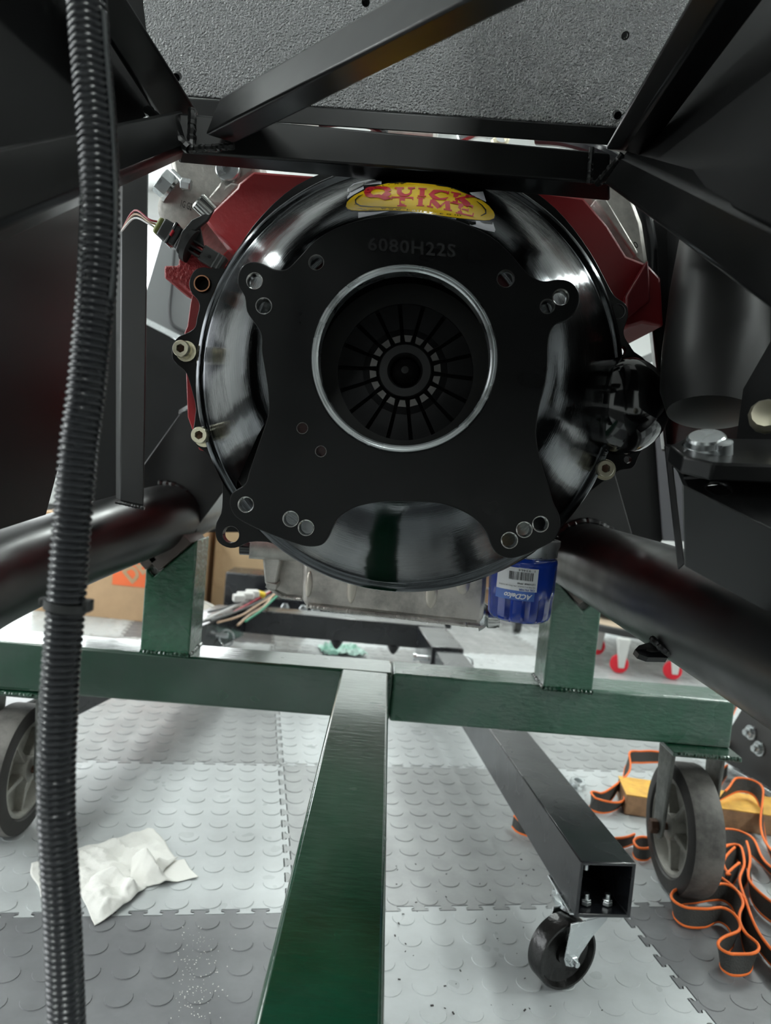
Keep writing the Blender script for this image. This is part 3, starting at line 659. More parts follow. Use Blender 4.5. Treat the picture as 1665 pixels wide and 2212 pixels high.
def arc_text(s, A, off, hgt):
    """text following a cubic through points A"""
    pa = spline([V((x, y, 0)) for x, y in A], 12); bm = BM(); vs, fs = text2d(s, spacing=1.5)
    def fn(u, v):
        t_ = u * (len(pa) - 1.001); i = int(t_); p = pa[i].lerp(pa[i + 1], t_ - i); d = (pa[i + 1] - pa[i]).normalized()
        p = p + V((d.y, -d.x, 0)) * v * hgt; return on_bowl(p.x, p.y, off)
    b_ = [bm.verts.new(fn(u, v)) for u, v in vs]
    for f in fs:
        try: bm.faces.new([b_[i] for i in f])
        except ValueError: pass
    return bm
kid('sticker_small_print', arc_text('www.holley.com', [(485, 328), (700, 340), (900, 362), (1170, 388)], .0009, 20), M_KST)
kid('sticker_small_print', arc_text('Patent - No', [(335, 175), (450, 140), (560, 118), (680, 108)], .0009, 17), M_KST)
kid('sticker_small_print', arc_text('patents', [(1085, 150), (1180, 180), (1330, 250)], .0009, 17), M_KST)

# ------------------------------------------------------------ clutch seen through the bore
cl = thing('clutch', 'dark slotted clutch diaphragm seen through the round bore', 'clutch', tuple(Bl(.115, -math.pi / 2, .085)))
cc = Bp(875, 803, .068); 
def Cl(r, a, d): return cc + bd * d + (bx_ * math.cos(a) + bz * math.sin(a)) * r
for k in range(18):
    a = 6.2832 * (k + .5) / 18 + .0; bm = BM(); q0 = []; q1 = []
    def quad(r, half, d): return [Cl(math.hypot(r, s_ * half), a + math.atan2(s_ * half, r), d + t_) for s_, t_ in ((-1, 0), (1, 0), (1, .003), (-1, .003))]
    r_ = [(.0245, .0022, -.004), (.030, .0036, -.0035), (.036, .0048, .002), (.060, .0086, .009)]
    qs = [quad(*x) for x in r_]
    for s_, t_ in zip(qs[1:], qs[2:]): hexa(bm, s_, t_)
    f = obj('diaphragm_finger', bm, M_CLUTCH, cl, smooth=False)
    obj('finger_tip', hexa(BM(), qs[0], qs[1]), M_CLTIP, f, smooth=False)
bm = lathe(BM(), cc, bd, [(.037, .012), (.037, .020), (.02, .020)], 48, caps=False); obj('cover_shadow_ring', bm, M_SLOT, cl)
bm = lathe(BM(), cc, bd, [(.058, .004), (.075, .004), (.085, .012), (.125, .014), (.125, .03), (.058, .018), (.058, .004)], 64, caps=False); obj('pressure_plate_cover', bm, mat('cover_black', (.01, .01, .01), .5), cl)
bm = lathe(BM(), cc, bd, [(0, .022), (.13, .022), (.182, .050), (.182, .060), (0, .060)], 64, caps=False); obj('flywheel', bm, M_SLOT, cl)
bm = lathe(BM(), cc, -bd, [(.0225, -.01), (.0225, .006), (.0215, .0075), (.015, .0075), (.0135, .004), (.0125, -.01)], 48, caps=False); obj('release_bearing', bm, mat('bearing_dark', (.035, .035, .036), .4, .5), cl)
bm = lathe(BM(), cc, -bd, [(.0135, -.012), (.0105, .0), (.008, .006), (.003, .012), (0, .0125)], 32, caps=False); obj('pilot_hub', bm, mat('hub_dark', (.02, .02, .021), .3, .5), cl)

# ================================================================== ENGINE
en = thing('engine', 'red painted engine block with bare aluminium heads and sump', 'engine', (.02, .95, .46))
def ext(name, px, Y, Y2, m, parent=en, holes=(), bevel=.002, label=None):
    return obj(name, poly_plate([U(x, y, Y) for x, y in px], V((0, Y2 - Y, 0)), [[U(x, y, Y) for x, y in h] for h in holes]), m, parent, bevel=bevel, label=label)
ext('block', [(560, 470), (470, 560), (450, 640), (445, 760), (425, 850), (430, 960), (600, 1130), (700, 1180), (1060, 1180), (1150, 1120), (1280, 980), (1320, 860), (1330, 700), (1250, 520), (1100, 400), (700, 400)], .80, 1.28, M_RED)
ext('block_deck', [(547, 369), (760, 385), (760, 480), (560, 640), (504, 540), (468, 508), (440, 474), (468, 445), (511, 404), (514, 395)], .745, 1.25, M_RED, bevel=.003)
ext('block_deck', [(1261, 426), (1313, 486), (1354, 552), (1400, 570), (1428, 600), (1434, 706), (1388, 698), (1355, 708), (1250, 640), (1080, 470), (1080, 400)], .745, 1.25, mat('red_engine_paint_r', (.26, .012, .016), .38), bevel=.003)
ext('block_ear', [(403, 541), (388, 546), (384, 573), (354, 573), (354, 600), (372, 610), (384, 609), (413, 636), (520, 700), (560, 620), (450, 560), (430, 530)], .722, .80, M_REDC, bevel=.002)
ext('block_skirt', [(415, 636), (411, 653), (404, 705), (398, 718), (405, 900), (430, 972), (560, 1000), (560, 640)], .725, .86, M_RED, bevel=.001)
# ribs in the recess under the left bank
obj('block_rib', hexa(BM(), [U(462, 548, .725), U(520, 600, .725), U(520, 600, .80), U(462, 548, .80)], [U(430, 560, .725), U(500, 620, .725), U(500, 620, .80), U(430, 560, .80)]), M_REDC, en, bevel=.002)
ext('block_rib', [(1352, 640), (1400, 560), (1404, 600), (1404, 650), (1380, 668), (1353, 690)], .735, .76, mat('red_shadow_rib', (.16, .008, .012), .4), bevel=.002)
# heads
hl = ext('cylinder_head', [(362, 330), (560, 320), (556, 372), (516, 402), (470, 448), (430, 500), (400, 516), (372, 500), (352, 470), (344, 440), (352, 412), (372, 398), (372, 380)], .79, 1.25, M_ALU, bevel=.006)
hr = ext('cylinder_head', [(1225, 400), (1250, 380), (1360, 400), (1390, 480), (1402, 560), (1393, 588), (1356, 552), (1314, 486), (1262, 428)], .79, 1.25, M_ALU, bevel=.006)
ext('head_rib', [(1284, 430), (1310, 428), (1380, 545), (1372, 556)], .775, .80, M_ALU, hr, bevel=.002)
ext('head_rib', [(447, 428), (470, 400), (478, 388), (486, 402), (498, 392), (520, 398), (478, 445), (462, 440)], .775, .80, M_ALU, hl, bevel=.004)
p = U(492, 366, .782); obj('dowel_collar', lathe(BM(), p, V((0, -1, 0)), [(.0125, -.006), (.0125, .002), (.0115, .003), (.0045, .003), (.0045, -.004), (0, -.004)], 28), M_ZINC, hl)
a_ = U(372, 400, .775); b__ = U(345, 425, .755)
obj('head_boss', lathe(BM(), U(395, 455, .785), V((0, -1, 0)), [(.024, -.01), (.024, .008), (.018, .011), (0, .0112)], 28), M_ALU, hl)
obj('plug_washer', lathe(BM(), U(372, 412, .775), V((-.75, -.35, .5)), [(.0155, 0), (.0155, .003), (.010, .003), (.010, 0), (.0155, 0)], 28, caps=False), M_STEEL, hl)
obj('hex_plug', hexpts(U(372, 412, .775), V((-.75, -.35, .5)), .0135, .0, .016, BM()), M_ZINC, hl)
obj('stud', cyl(BM(), U(395, 396, .765), U(372, 372, .775), .0035, 12), M_ZINC, hl)
obj('stud_nut', hexpts(U(400, 398, .762), V((1, 0, -.1)), .006, -.004, .006, BM()), M_ZINC, hl)
obj('paint_mark', text_mesh(BM(), '1G G2', bil([U(392, 432, .7735), U(416, 440, .7735), U(413, 455, .7735), U(390, 446, .7735)]), ), M_INKK, hl, smooth=False)
obj('casting_number', text_mesh(BM(), '090', bil([U(1352, 540, .788), U(1372, 520, .788), U(1380, 532, .788), U(1360, 552, .788)])), M_SLOT, hr, smooth=False)
# top bits glimpsed over the cross tube
obj('intake_runner', cyl(BM(), U(806, 281, 1.0), U(940, 291, .98), .012, 20), M_ALU, en)
obj('intake_runner', cyl(BM(), U(640, 262, 1.0), U(700, 272, .98), .012, 20), M_ALU, en)
obj('brass_fitting', lathe(BM(), U(1078, 306, .95), V((.1, -1, .1)), [(.011, 0), (.011, .01), (.0075, .012), (.0075, .0), (.011, 0)], 16, caps=False), M_BRASS, en)
obj('vent_hose', tube(BM(), spline([U(688, 266, .9), U(740, 262, .9), U(800, 268, .9), U(830, 290, .92)], 6), .006, 10), M_HOSE, en)
obj('fuel_line', tube(BM(), spline([U(990, 300, .9), U(1030, 285, .9), U(1060, 288, .92)], 6), .007, 10), M_ZINC, en)
obj('vent_hose', tube(BM(), spline([U(1160, 300, .9), U(1220, 305, .88), U(1290, 325, .86), U(1340, 350, .86)], 6), .007, 10), M_HOSE, en)
obj('upper_hose', tube(BM(), spline([U(1330, 410, .86), U(1378, 450, .84), U(1398, 520, .84), U(1402, 600, .84)], 6), .010, 14), M_HOSE, en)
# sump
sp_ = [(652, 1190), (652, 1296), (656, 1307), (668, 1312), (1035, 1351), (1045, 1335), (1050, 1290), (1056, 1180)]
pan = ext('oil_pan', sp_, .86, 1.35, M_PAN, bevel=.006)
beadline('weld_bead', [U(662, 1309, .858), U(740, 1319, .858), U(850, 1331, .858), U(960, 1344, .858), U(1036, 1352, .858)], None, .0034, M_PAN, pan, jit=.14)
beadline('weld_bead', [U(575, 1265, .885), U(610, 1290, .885), U(652, 1294, .88)], None, .0028, M_PAN, pan, jit=.14)
for x, y, rx, rz in ((667, 1262, .004, .016), (760, 1268, .0055, .02), (932, 1282, .007, .018), (1000, 1262, .008, .012)):
    bm = BM(); bmesh.ops.create_uvsphere(bm, u_segments=16, v_segments=10, radius=1)
    for v in bm.verts: v.co = U(x, y, .86) + V((v.co.x * rx, v.co.y * .003, v.co.z * rz))
    obj('pan_boss', bm, mat('ground_weld', (.62, .57, .5), .4, .85, bump=.3, bscale=200, dist=.001), pan)
wing = ext('pan_wing', [(592, 1215), (602, 1200), (660, 1190), (660, 1294), (618, 1290), (575, 1270), (578, 1245)], .885, 1.3, M_PAN, bevel=.004)
ext('casting_web', [(566, 1195), (604, 1195), (606, 1215), (600, 1240), (596, 1262), (572, 1262)], .86, .95, M_ALU, bevel=.002)
obj('casting_tube', cyl(BM(), U(539, 1184, .86), U(640, 1190, .87), .0125, 24), M_ALU, en)
obj('tube_cap', cyl(BM(), U(519, 1184, .86), U(541, 1185, .86), .0078, 18), M_GBLK, en)
ext('casting_foot', [(573, 1258), (599, 1262), (596, 1275), (577, 1272)], .858, .95, M_ALU, bevel=.001)
obj('drain_bung', lathe(BM(), U(1034, 1328, .885), V((1, -.05, .09)), [(.020, 0), (.0165, .006), (.0125, .010), (.0125, .014), (0, .014)], 28), M_ZINC, en)
obj('drain_plug', lathe(BM(), U(1051, 1334, .88), V((1, -.05, .09)), [(.0115, 0), (.0128, .001), (.0128, .010), (.0118, .0125), (.0118, .015), (0, .015)], 28), M_STEEL, en)

# ------------------------------------------------------------ crank sensor
sn_ = thing('crank_sensor', 'black plastic sensor and plug beside the left cylinder head', 'sensor', tuple(U(420, 540, .72)))
A0 = U(348, 492, .715); A1 = U(487, 577, .715); dS = (A1 - A0).normalized(); nS = V((0, -1, 0)); sS = dS.cross(nS).normalized()
def sbox(name, t0, t1, w_, d_, m, off=0, dep=0, par=sn_, bv=.001):
    L_ = (A1 - A0).length; c = A0 + dS * ((t0 + t1) / 2 * L_) + sS * off + nS * dep; R = Matrix((dS, sS, nS)).transposed()
    return obj(name, box(BM(), c, ((t1 - t0) * L_, w_, d_), R), m, par, bevel=bv)
sbox('plug_body', .02, .30, .0185, .016, M_DPL, bv=.002); sbox('plug_latch', .17, .215, .0225, .018, M_GBLK)
sbox('plug_seal', -.06, .03, .0165, .014, M_ORING, bv=.003); sbox('plug_lock', .20, .225, .006, .004, M_REDW, dep=.009, par=sn_, bv=.0005)
sbox('sensor_collar', .30, .42, .020, .018, M_DPL, bv=.002)
obj('sensor_flange', lathe(BM(), A0 + dS * (.42 * (A1 - A0).length), dS, [(.0165, 0), (.0165, .005), (0, .005)], 28), M_DPL, sn_)
for o_ in (-.005, 0, .005): sbox('sensor_rib', .45, .66, .0016, .012, M_GPL, off=o_, bv=.0004)
sbox('sensor_stem', .64, .97, .0155, .010, M_GPL); sbox('stem_groove', .85, .87, .016, .0104, M_GBLK, bv=0); sbox('stem_groove', .91, .93, .016, .0104, M_GBLK, bv=0)
for t_, o_, m_ in ((.70, .001, M_GPL), (.77, 0, M_SLOT), (.83, -.001, M_GPL)):
    obj('stem_dimple', lathe(BM(), A0 + dS * (t_ * (A1 - A0).length) + nS * .0048 + sS * o_, nS, [(.0017, 0), (.0017, .0006), (0, .0006)], 14), m_, sn_)
ext('sensor_bracket', [(392, 500), (402, 488), (414, 474), (440, 462), (456, 448), (462, 452), (448, 476), (428, 492), (414, 506), (404, 520), (384, 548), (378, 540)], .705, .709, M_DPL, sn_, bevel=.001)
ext('sensor_gusset', [(412, 505), (432, 486), (440, 530), (420, 524)], .712, .716, M_DPL, sn_, bevel=.0005)
q0, q1 = U(432, 450, .712), U(453, 462, .712)
obj('bracket_bolt', lathe(BM(), U(452, 458, .712), V((-.55, -.25, .42)), [(.0085, -.002), (.0085, .013), (.0075, .0145), (0, .0145)], 24), M_STEEL, sn_)
for i, m_ in enumerate((M_REDL, M_TANW, M_WHP)):
    obj('sensor_wire', tube(BM(), spline([A0 + dS * -.006 + sS * (.003 * i - .003), U(322, 474 + 5 * i, .715), U(290, 455 + 8 * i, .73), U(262, 500, .76)], 5), .001, 6), m_, sn_)

# ------------------------------------------------------------ oil filter
def filt():
    top, bot = U(1148, 1196, .835), U(1119, 1338, .835); ax = (top - bot); Lh = ax.length; zax = V((0, 0, 1))
    c0 = bot; h = .074; R0 = .0375
    t = thing('oil_filter', 'blue oil filter canister with white label under the bell housing', 'oil filter', tuple(c0))
    bm = BM(); N = 96; rows = []
    pr = [(.0, 0), (.020, .0), (.029, .001), (.0335, .004), (.0355, .008), (.036, .014), (.0365, .026), (.0372, .034), (R0, .040), (R0, .064), (.0372, .066), (.0376, .0672), (.0376, .0705), (.0366, .073), (.034, .0745)]
    fl_ = lambda z: max(0, min(1, (z - .002) / .006)) * max(0, min(1, (.036 - z) / .008))
    for r, z in pr:
        if r == 0: continue
        ring = []
        for k in range(N):
            a = 6.2832 * k / N; d_ = max(0, math.cos(12 * a)) ** 1.2 * .0042 * fl_(z)
            ring.append(bm.verts.new(c0 + V((math.cos(a) * (r - d_), math.sin(a) * (r - d_), z))))
        rows.append(ring)
    for a, b_ in zip(rows, rows[1:]):
        for k in range(N): bm.faces.new((a[k], a[(k + 1) % N], b_[(k + 1) % N], b_[k]))
    bm.faces.new(rows[0]); bm.faces.new(rows[-1]); obj('canister', bm, M_BLUE, t)
    obj('mount_collar', lathe(BM(), c0 + zax * .0748, zax, [(.034, -.002), (.0345, 0), (.0365, .001), (.037, .010), (.0385, .014), (.0385, .02), (0, .02)], 40), M_ZINC, t)
    def cy(a, z, off=.0003):  # a in metres round the can from the camera-facing line
        th = -math.pi / 2 + a / R0; return c0 + V((math.cos(th) * (R0 + off), math.sin(th) * (R0 + off), z))
    def patch(bm, a0, a1, z0, z1, off, n=16):
        p = [[bm.verts.new(cy(a0 + (a1 - a0) * i / n, z, off)) for z in (z0, z1)] for i in range(n + 1)]
        for s_, t_ in zip(p, p[1:]): bm.faces.new((s_[0], t_[0], t_[1], s_[1]))
        return bm
    # label is upside down: text u runs right-to-left, v downwards
    obj('label', patch(BM(), -.038, .010, .0385, .064, .0003), M_LABW, t, label='white barcode label')
    obj('label_band', patch(BM(), -.038, .008, .028, .0385, .0003), M_SKY, t)
    tx = lambda s_, a0, a1, z0, z1, m_, **k: obj('label_print', text_mesh(BM(), s_, lambda u, v: cy(a1 - (a1 - a0) * u, z1 - (z1 - z0) * v, .0006), **k), m_, t, smooth=False)
    tx('ACDelco', -.026, .0055, .0295, .0355, mat('label_white_ink', (.8, .82, .85), .4), shear=.35, bold=.03)
    tx('OIL FILTER', -.010, .0075, .0392, .0413, M_INKB, bold=.02); tx("FILTRE À L'HUILE | FILTRO DE ACEITE", -.034, .0075, .0425, .0445, M_INKK)
    tx('12710960  PF48', -.012, .0075, .046, .0478, M_INKK, bold=.02); tx('1  93464', -.012, .006, .0605, .0628, M_INKK)
    bm = BM(); a = -.022; rnd = random.Random(5)
    while a < .004:
        w_ = rnd.choice((.0003, .0005, .0008)); patch(bm, a, a + w_, .0505, .0595, .0006, 1); a += w_ + rnd.choice((.0003, .0005, .0008))
    o = obj('barcode_bars', bm, M_INKK, t, smooth=False); tag(o, kind='stuff')
filt()

# ================================================================== GREEN CHASSIS DOLLY
gd = thing('chassis_dolly', 'green painted rolling stand carrying the car frame on big casters', 'stand', (-.02, 1.14, 0))
R1 = U(1590, 1512, 1.133); L1 = V((-.605, 1.098, 0)); zt, zb = .3195, .2435
def gb(name, p, q, w_, z0, z1, m=M_GREEN, bv=.004):   # horizontal square tube, p->q is its camera-side bottom edge, w_ is its depth
    p, q = V((p[0], p[1], 0)), V((q[0], q[1], 0)); d = (q - p).normalized(); n_ = V((-d.y, d.x, 0))
    if n_.y < 0 and abs(d.x) > .5: n_ = -n_
    A = [V((v.x, v.y, z)) for v, z in ((p, z0), (p + n_ * w_, z0), (p + n_ * w_, z1), (p, z1))]; B = [a + (q - p) for a in A]
    return obj(name, hexa(BM(), A, B), m, gd, bevel=bv, seg=3)
Ms_ = V((F(738, 1452, zt).x, 0, 0)); Mp = L1 + (R1 - L1) * ((F(850, 1456, zt).x - L1.x) / (R1.x - L1.x)); Mq = L1 + (R1 - L1) * ((F(849.6, 1456, zt).x - L1.x) / (R1.x - L1.x))
gb('cross_beam', L1, Mq, .076, zb, zt); gb('cross_beam', Mp, R1, .076, zb, zt, M_GREENREFL)  # right piece takes the copy with the reflection in its colour
tl, tr = F(735, 1452, zt), F(840, 1456, zt); nl, nr = F(545, 2212, zt), F(830, 2212, zt)
far_l, far_r = tl, tr
kx = lambda a, b_, y: a + (b_ - a) * ((y - a.y) / (b_.y - a.y))
Yf = 1.118
tA, tB = kx(tl, nl, Yf), kx(tr, nr, Yf); nA, nB = kx(tl, nl, .0), kx(tr, nr, .0)
def tongue(a, b_, c, d): return hexa(BM(), [a, b_, b_ - V((0, 0, .076)), a - V((0, 0, .076))], [c, d, d - V((0, 0, .076)), c - V((0, 0, .076))])
obj('tongue_beam', tongue(tA, tB, nA, nB), M_GREEN, gd, bevel=.004, seg=3)
beadline('weld_bead', [tA + V((.004, -.003, -.004)), tA + V((.004, -.003, -.074))], None, .003, M_GREEN, gd, jit=.15)
beadline('weld_bead', [tB + V((.001, -.003, -.002)), tB + V((.001, -.003, -.074))], None, .004, M_GREEN, gd, jit=.15)
def post(xl, cx, zr, m_=M_GREENB, name='saddle_post'):
    w_ = .076; yf = 1.112; zv = zr - .0508 * 1.414 - .018
    pts = [(xl, zt), (xl + w_, zt), (xl + w_, min(zr + .0, zv + (xl + w_ - cx))), (cx, zv), (xl, min(zr, zv + (cx - xl)))]
    o = obj(name, poly_plate([V((x, yf, z)) for x, z in pts], V((0, w_, 0))), m_, gd, bevel=.003, seg=3)
    for s_ in (-1, 1):   # rubber pads in the V
        R = Matrix.Rotation(-s_ * math.pi / 4, 3, 'Y')
        c = V((cx, yf + w_ / 2 - .004, zv)) + V((s_ * (.034 - .0095), 0, .034 + .0095))
        obj('saddle_pad', box(BM(), c, (.066, w_ + .012, .024), R), mat('pad_grey', (.10, .085, .075), .7, bump=.4, bscale=90, dist=.002), gd, bevel=.001)
    beadline('weld_bead', V((xl, yf - .001, zt)), V((xl + w_, yf - .001, zt)), .0045, M_GREEN, gd, jit=.3)
    sx = xl + w_ if cx < 0 else xl
    beadline('weld_bead', V((sx, yf, zt)), V((sx, yf + w_, zt)), .004, M_GREEN, gd, jit=.3)
lr = min(lpath, key=lambda p: abs(p.y - 1.135))
post(U(302, 1400, 1.112).x, lr.x, lr.z); post(U(1174, 1480, 1.112).x, U(1256, 1320, 1.12).x, zr, M_GREENREFL)
def wheel(parent, c, R_, w_, sgn, hubm=M_HUB, tm=M_RUB, spokes=5, tread=M_RUBG):
    c = V(c); ax = V((sgn, 0, 0)); hw = w_ / 2; ri = R_ * .74
    obj('tyre_tread', lathe(BM(), c, ax, [(R_ * .985, -hw * .88), (R_, -hw * .7), (R_, hw * .7), (R_ * .985, hw * .88)], 64, caps=False), tread, parent)
    obj('tyre', lathe(BM(), c, ax, [(ri, -hw * .8), (ri * 1.04, -hw), (R_ * .93, -hw), (R_ * .985, -hw * .88), (R_ * .97, 0), (R_ * .985, hw * .88), (R_ * .93, hw), (ri * 1.04, hw), (ri, hw * .8), (ri, -hw * .8)], 64, caps=False), tm, parent)
    hb = lathe(BM(), c, ax, [(ri, -hw * .85), (ri, hw * .85), (ri * .93, hw * .9), (ri * .90, hw * .5), (ri * .88, 0), (ri * .90, -hw * .5), (ri * .93, -hw * .9), (ri, -hw * .85)], 64, caps=False)
    obj('hub_rim', hb, hubm, parent)
    bm = lathe(BM(), c, ax, [(.2 * R_, -hw), (.2 * R_, hw), (.12 * R_, hw * 1.05), (.05 * R_, hw * 1.05), (.05 * R_, -hw)], 28)
    lathe(bm, c, ax, [(.18 * R_, -.003), (ri * .9, -.003), (ri * .9, .003), (.18 * R_, .003)], 48)
    obj('hub_core', bm, hubm, parent)
    for k in range(spokes):
        a = 6.2832 * k / spokes + .9; u = V((0, math.cos(a), math.sin(a))); v_ = V((0, -math.sin(a), math.cos(a)))
        q = lambda r, h_, d_: [c + u * r + v_ * s_ * h_ + ax * t_ for s_, t_ in ((-1, -d_), (1, -d_), (1, d_), (-1, d_))]
        obj('spoke', hexa(BM(), q(.16 * R_, .0045, hw * .85), q(ri * .92, .003, hw * .6)), hubm, parent, bevel=.001)
def big_caster(name, cx, cy, sgn):
    R_ = .1015; c = V((cx, cy, R_)); t = bpy.data.objects.new(name, None); COL.objects.link(t); t.parent = gd; t.location = V((cx, cy, 0)) - wloc(gd); t.empty_display_size = .05
    wheel(t, c, R_, .05, sgn)
    for s_ in (-1, 1):
        x = cx + s_ * .036; bm = BM()
        P = [V((x, cy - .028, zb - .006)), V((x, cy + .03, zb - .006)), V((x, cy + .018, R_ - .0)), V((x, cy + .010, R_ - .016)), V((x, cy - .006, R_ - .019)), V((x, cy - .017, R_ - .010)), V((x, cy - .02, R_ + .01))]
        obj('fork_arm', poly_plate(P, V((s_ * .006, 0, 0))), M_FORK, t, bevel=.002)
    obj('fork_crown', box(BM(), (cx, cy, zb - .011), (.084, .065, .008)), M_FORK, t, bevel=.002)
    obj('axle_bolt', hexpts(V((cx + sgn * .042, cy - .001, R_ - .001)), V((sgn, 0, 0)), .0115, 0, .012, BM()), M_RUST_SHADE, t)
    obj('axle_rod', cyl(BM(), V((cx - .046, cy, R_)), V((cx + .046, cy, R_)), .006, 14), M_RUST_SHADE, t)
    obj('mount_plate', box(BM(), (cx, cy - .0, zb - .0035), (.105, .11, .007)), M_GREEN, t, bevel=.001)
    beadline('weld_bead', V((cx - .045, cy - .057, zb - .001)), V((cx + .045, cy - .057, zb - .001)), .004, M_GREEN, gd, jit=.3)
fc = U(1440, 1793, 1.144); big_caster('caster', fc.x + .028, 1.150, -1)
lcx = U(72, 1680, 1.144).x; big_caster('caster', lcx - .030, 1.148, 1)

# ================================================================== ENGINE HOIST
eh = thing('engine_hoist', 'black square tube legs of a floor crane running under the stand', 'engine hoist', (.1, 1.6, 0))
e0, e0r = F(1255, 1862, .173), F(1373, 1860, .173); e1 = F(1062, 1583, .173)
hd = (e1 - e0); hd.z = 0; hd.normalize(); hn = V((hd.y, -hd.x, 0)); hw_ = .0725
def leg_end(o, k): return o
q0 = [e0, e0 + hn * hw_, e0 + hn * hw_ - V((0, 0, .0715)), e0 - V((0, 0, .0715))]
qf = [p + hd * 1.20 for p in q0]; t_ = .0045
qi0 = [q0[0] + hn * t_ - V((0, 0, t_)), q0[1] - hn * t_ - V((0, 0, t_)), q0[2] - hn * t_ + V((0, 0, t_)), q0[3] + hn * t_ + V((0, 0, t_))]
qi1 = [p + hd * 1.1 for p in qi0]
bm = BM(); R_ = [[bm.verts.new(p) for p in q] for q in (qf, q0, qi0, qi1)]
for a, b_ in zip(R_, R_[1:]):
    for k in range(4): bm.faces.new((a[k], a[(k + 1) % 4], b_[(k + 1) % 4], b_[k]))
bm.faces.new(R_[0]); bm.faces.new(R_[-1][::-1])
obj('leg', bm, M_HOIST, eh, bevel=.0018)
zi = q0[2].z + t_
def nutbolt(p, ax, parent=eh, r=.0068):
    bm = hexpts(p, ax, r, .001, .0065, BM()); hexpts(p, ax, r * .95, .0068, .009, bm); obj('nut', bm, M_ZINC, parent)
    obj('bolt_end', cyl(BM(), V(p) + V(ax) * .008, V(p) + V(ax) * .0155, .0036, 14), M_ZINC, parent)
c0 = q0[3] + hn * .021 + hd * .020 + V((0, 0, t_)); nutbolt(c0, (0, 0, 1)); nutbolt(c0 + hn * .028, (0, 0, 1))
nutbolt(q0[0] + hn * .016 - V((0, 0, t_)) + hd * .02, (0, 0, -1), r=.005)
# swivel caster under the leg end
cs_ = bpy.data.objects.new('caster', None); COL.objects.link(cs_); cs_.parent = eh
wc = F(1207, 2128, 0) + V((0, .004, 0)); wr = .0445; wax = V((.42, -.9, 0)).normalized(); cs_.location = V((wc.x, wc.y, 0)) - wloc(eh)
wcz = V((wc.x, wc.y, wr)) - wax * .0
obj('caster_wheel', lathe(BM(), wcz, wax, [(0, -.013), (wr * .9, -.014), (wr, -.011), (wr, .011), (wr * .965, .014), (wr * .9, .014), (wr * .84, .006), (wr * .6, .003), (wr * .3, .005), (wr * .28, .010), (0, .011)], 56), mat('black_iron_wheel', (.012, .0115, .011), .28, bump=.5, bscale=130, dist=.002, var=.4, vscale=30), cs_)
wsd = V((-wax.y, wax.x, 0)).normalized() if wax.y < 0 else V((wax.y, -wax.x, 0)); pv = V((e0.x, e0.y, 0)) + hn * .026 + hd * .052
for s_, dd in ((1, .017), (-1, -.017)):
    o_ = wcz + wax * dd; top = V((pv.x, pv.y, 0)) + wax * dd; zt_ = q0[2].z - .010
    side = V((wax.y, -wax.x, 0)); side = side if side.x < 0 else -side
    tx_ = (top - V((o_.x, o_.y, 0))).dot(-side)
    hh = zt_ - wr
    P = [o_ + side * .0115 + V((0, 0, .002)), o_ + side * .008 - V((0, 0, .007)), o_ - V((0, 0, .0105)), o_ - side * .008 - V((0, 0, .007)), o_ - side * .014 + V((0, 0, .004)),
         o_ - side * .030 + V((0, 0, hh * .5)), o_ - side * .050 + V((0, 0, hh - .006)), o_ - side * .054 + V((0, 0, hh)), o_ + side * .006 + V((0, 0, hh))]
    obj('fork_arm', poly_plate(P, wax * (s_ * .0025)), M_ZINC, cs_, bevel=.0008)
obj('swivel_cup', lathe(BM(), V((pv.x, pv.y, q0[2].z - .001)), V((0, 0, -1)), [(.030, 0), (.030, .003), (.035, .004), (.035, .010), (.024, .0125), (0, .0125)], 36), M_ZINC, cs_)
obj('mount_plate', box(BM(), (pv.x, pv.y, q0[2].z - .0015), (.058, .085, .0028), Matrix.Rotation(math.atan2(-hd.x, hd.y), 3, 'Z')), M_ZINC, cs_, bevel=.0005)
obj('axle_nut', hexpts(wcz + wax * .019, wax, .0068, 0, .006, BM()), M_ZINC, cs_)
obj('axle_bolt', cyl(BM(), wcz + wax * .02, wcz + wax * .031, .0036, 14), M_ZINC, cs_)
# far frame of the hoist
cbl, cbr = F(520, 1318, .18), F(905, 1350, .18)
cy_ = (cbl.y + cbr.y) / 2
obj('cross_beam', box(BM(), ((cbl.x + cbr.x) / 2 + .02, cy_ + .036, .146), (cbr.x - cbl.x + .12, .072, .070)), M_HOIST, eh, bevel=.003)
s0 = e0 + hd * 1.0; s0 = s0 + hn * hw_ / 2; s0.z = .1375
Rh = Matrix.Rotation(math.atan2(-hd.x, hd.y), 3, 'Z')
obj('leg_sleeve', box(BM(), s0 + hd * .14, (.086, .24, .086), Rh), M_HOIST, eh, bevel=.003)
def hitch(c, ax, parent=eh):
    c, ax = V(c), V(ax).normalized(); obj('hitch_pin', cyl(BM(), c - ax * .075, c + ax * .065, .007, 16), M_ZINC, parent)
    obj('pin_head', cyl(BM(), c - ax * .082, c - ax * .074, .0105, 16), M_ZINC, parent)
    lp = [c + ax * .06 + V((.02 * math.cos(k * .55) , .006, .022 * math.sin(k * .55) - .008)) for k in range(12)]
    obj('pin_clip', tube(BM(), spline(lp, 3), .0026, 8), M_ZINC, parent)
hitch(s0 + hd * .06, (1, 0, .0)); 
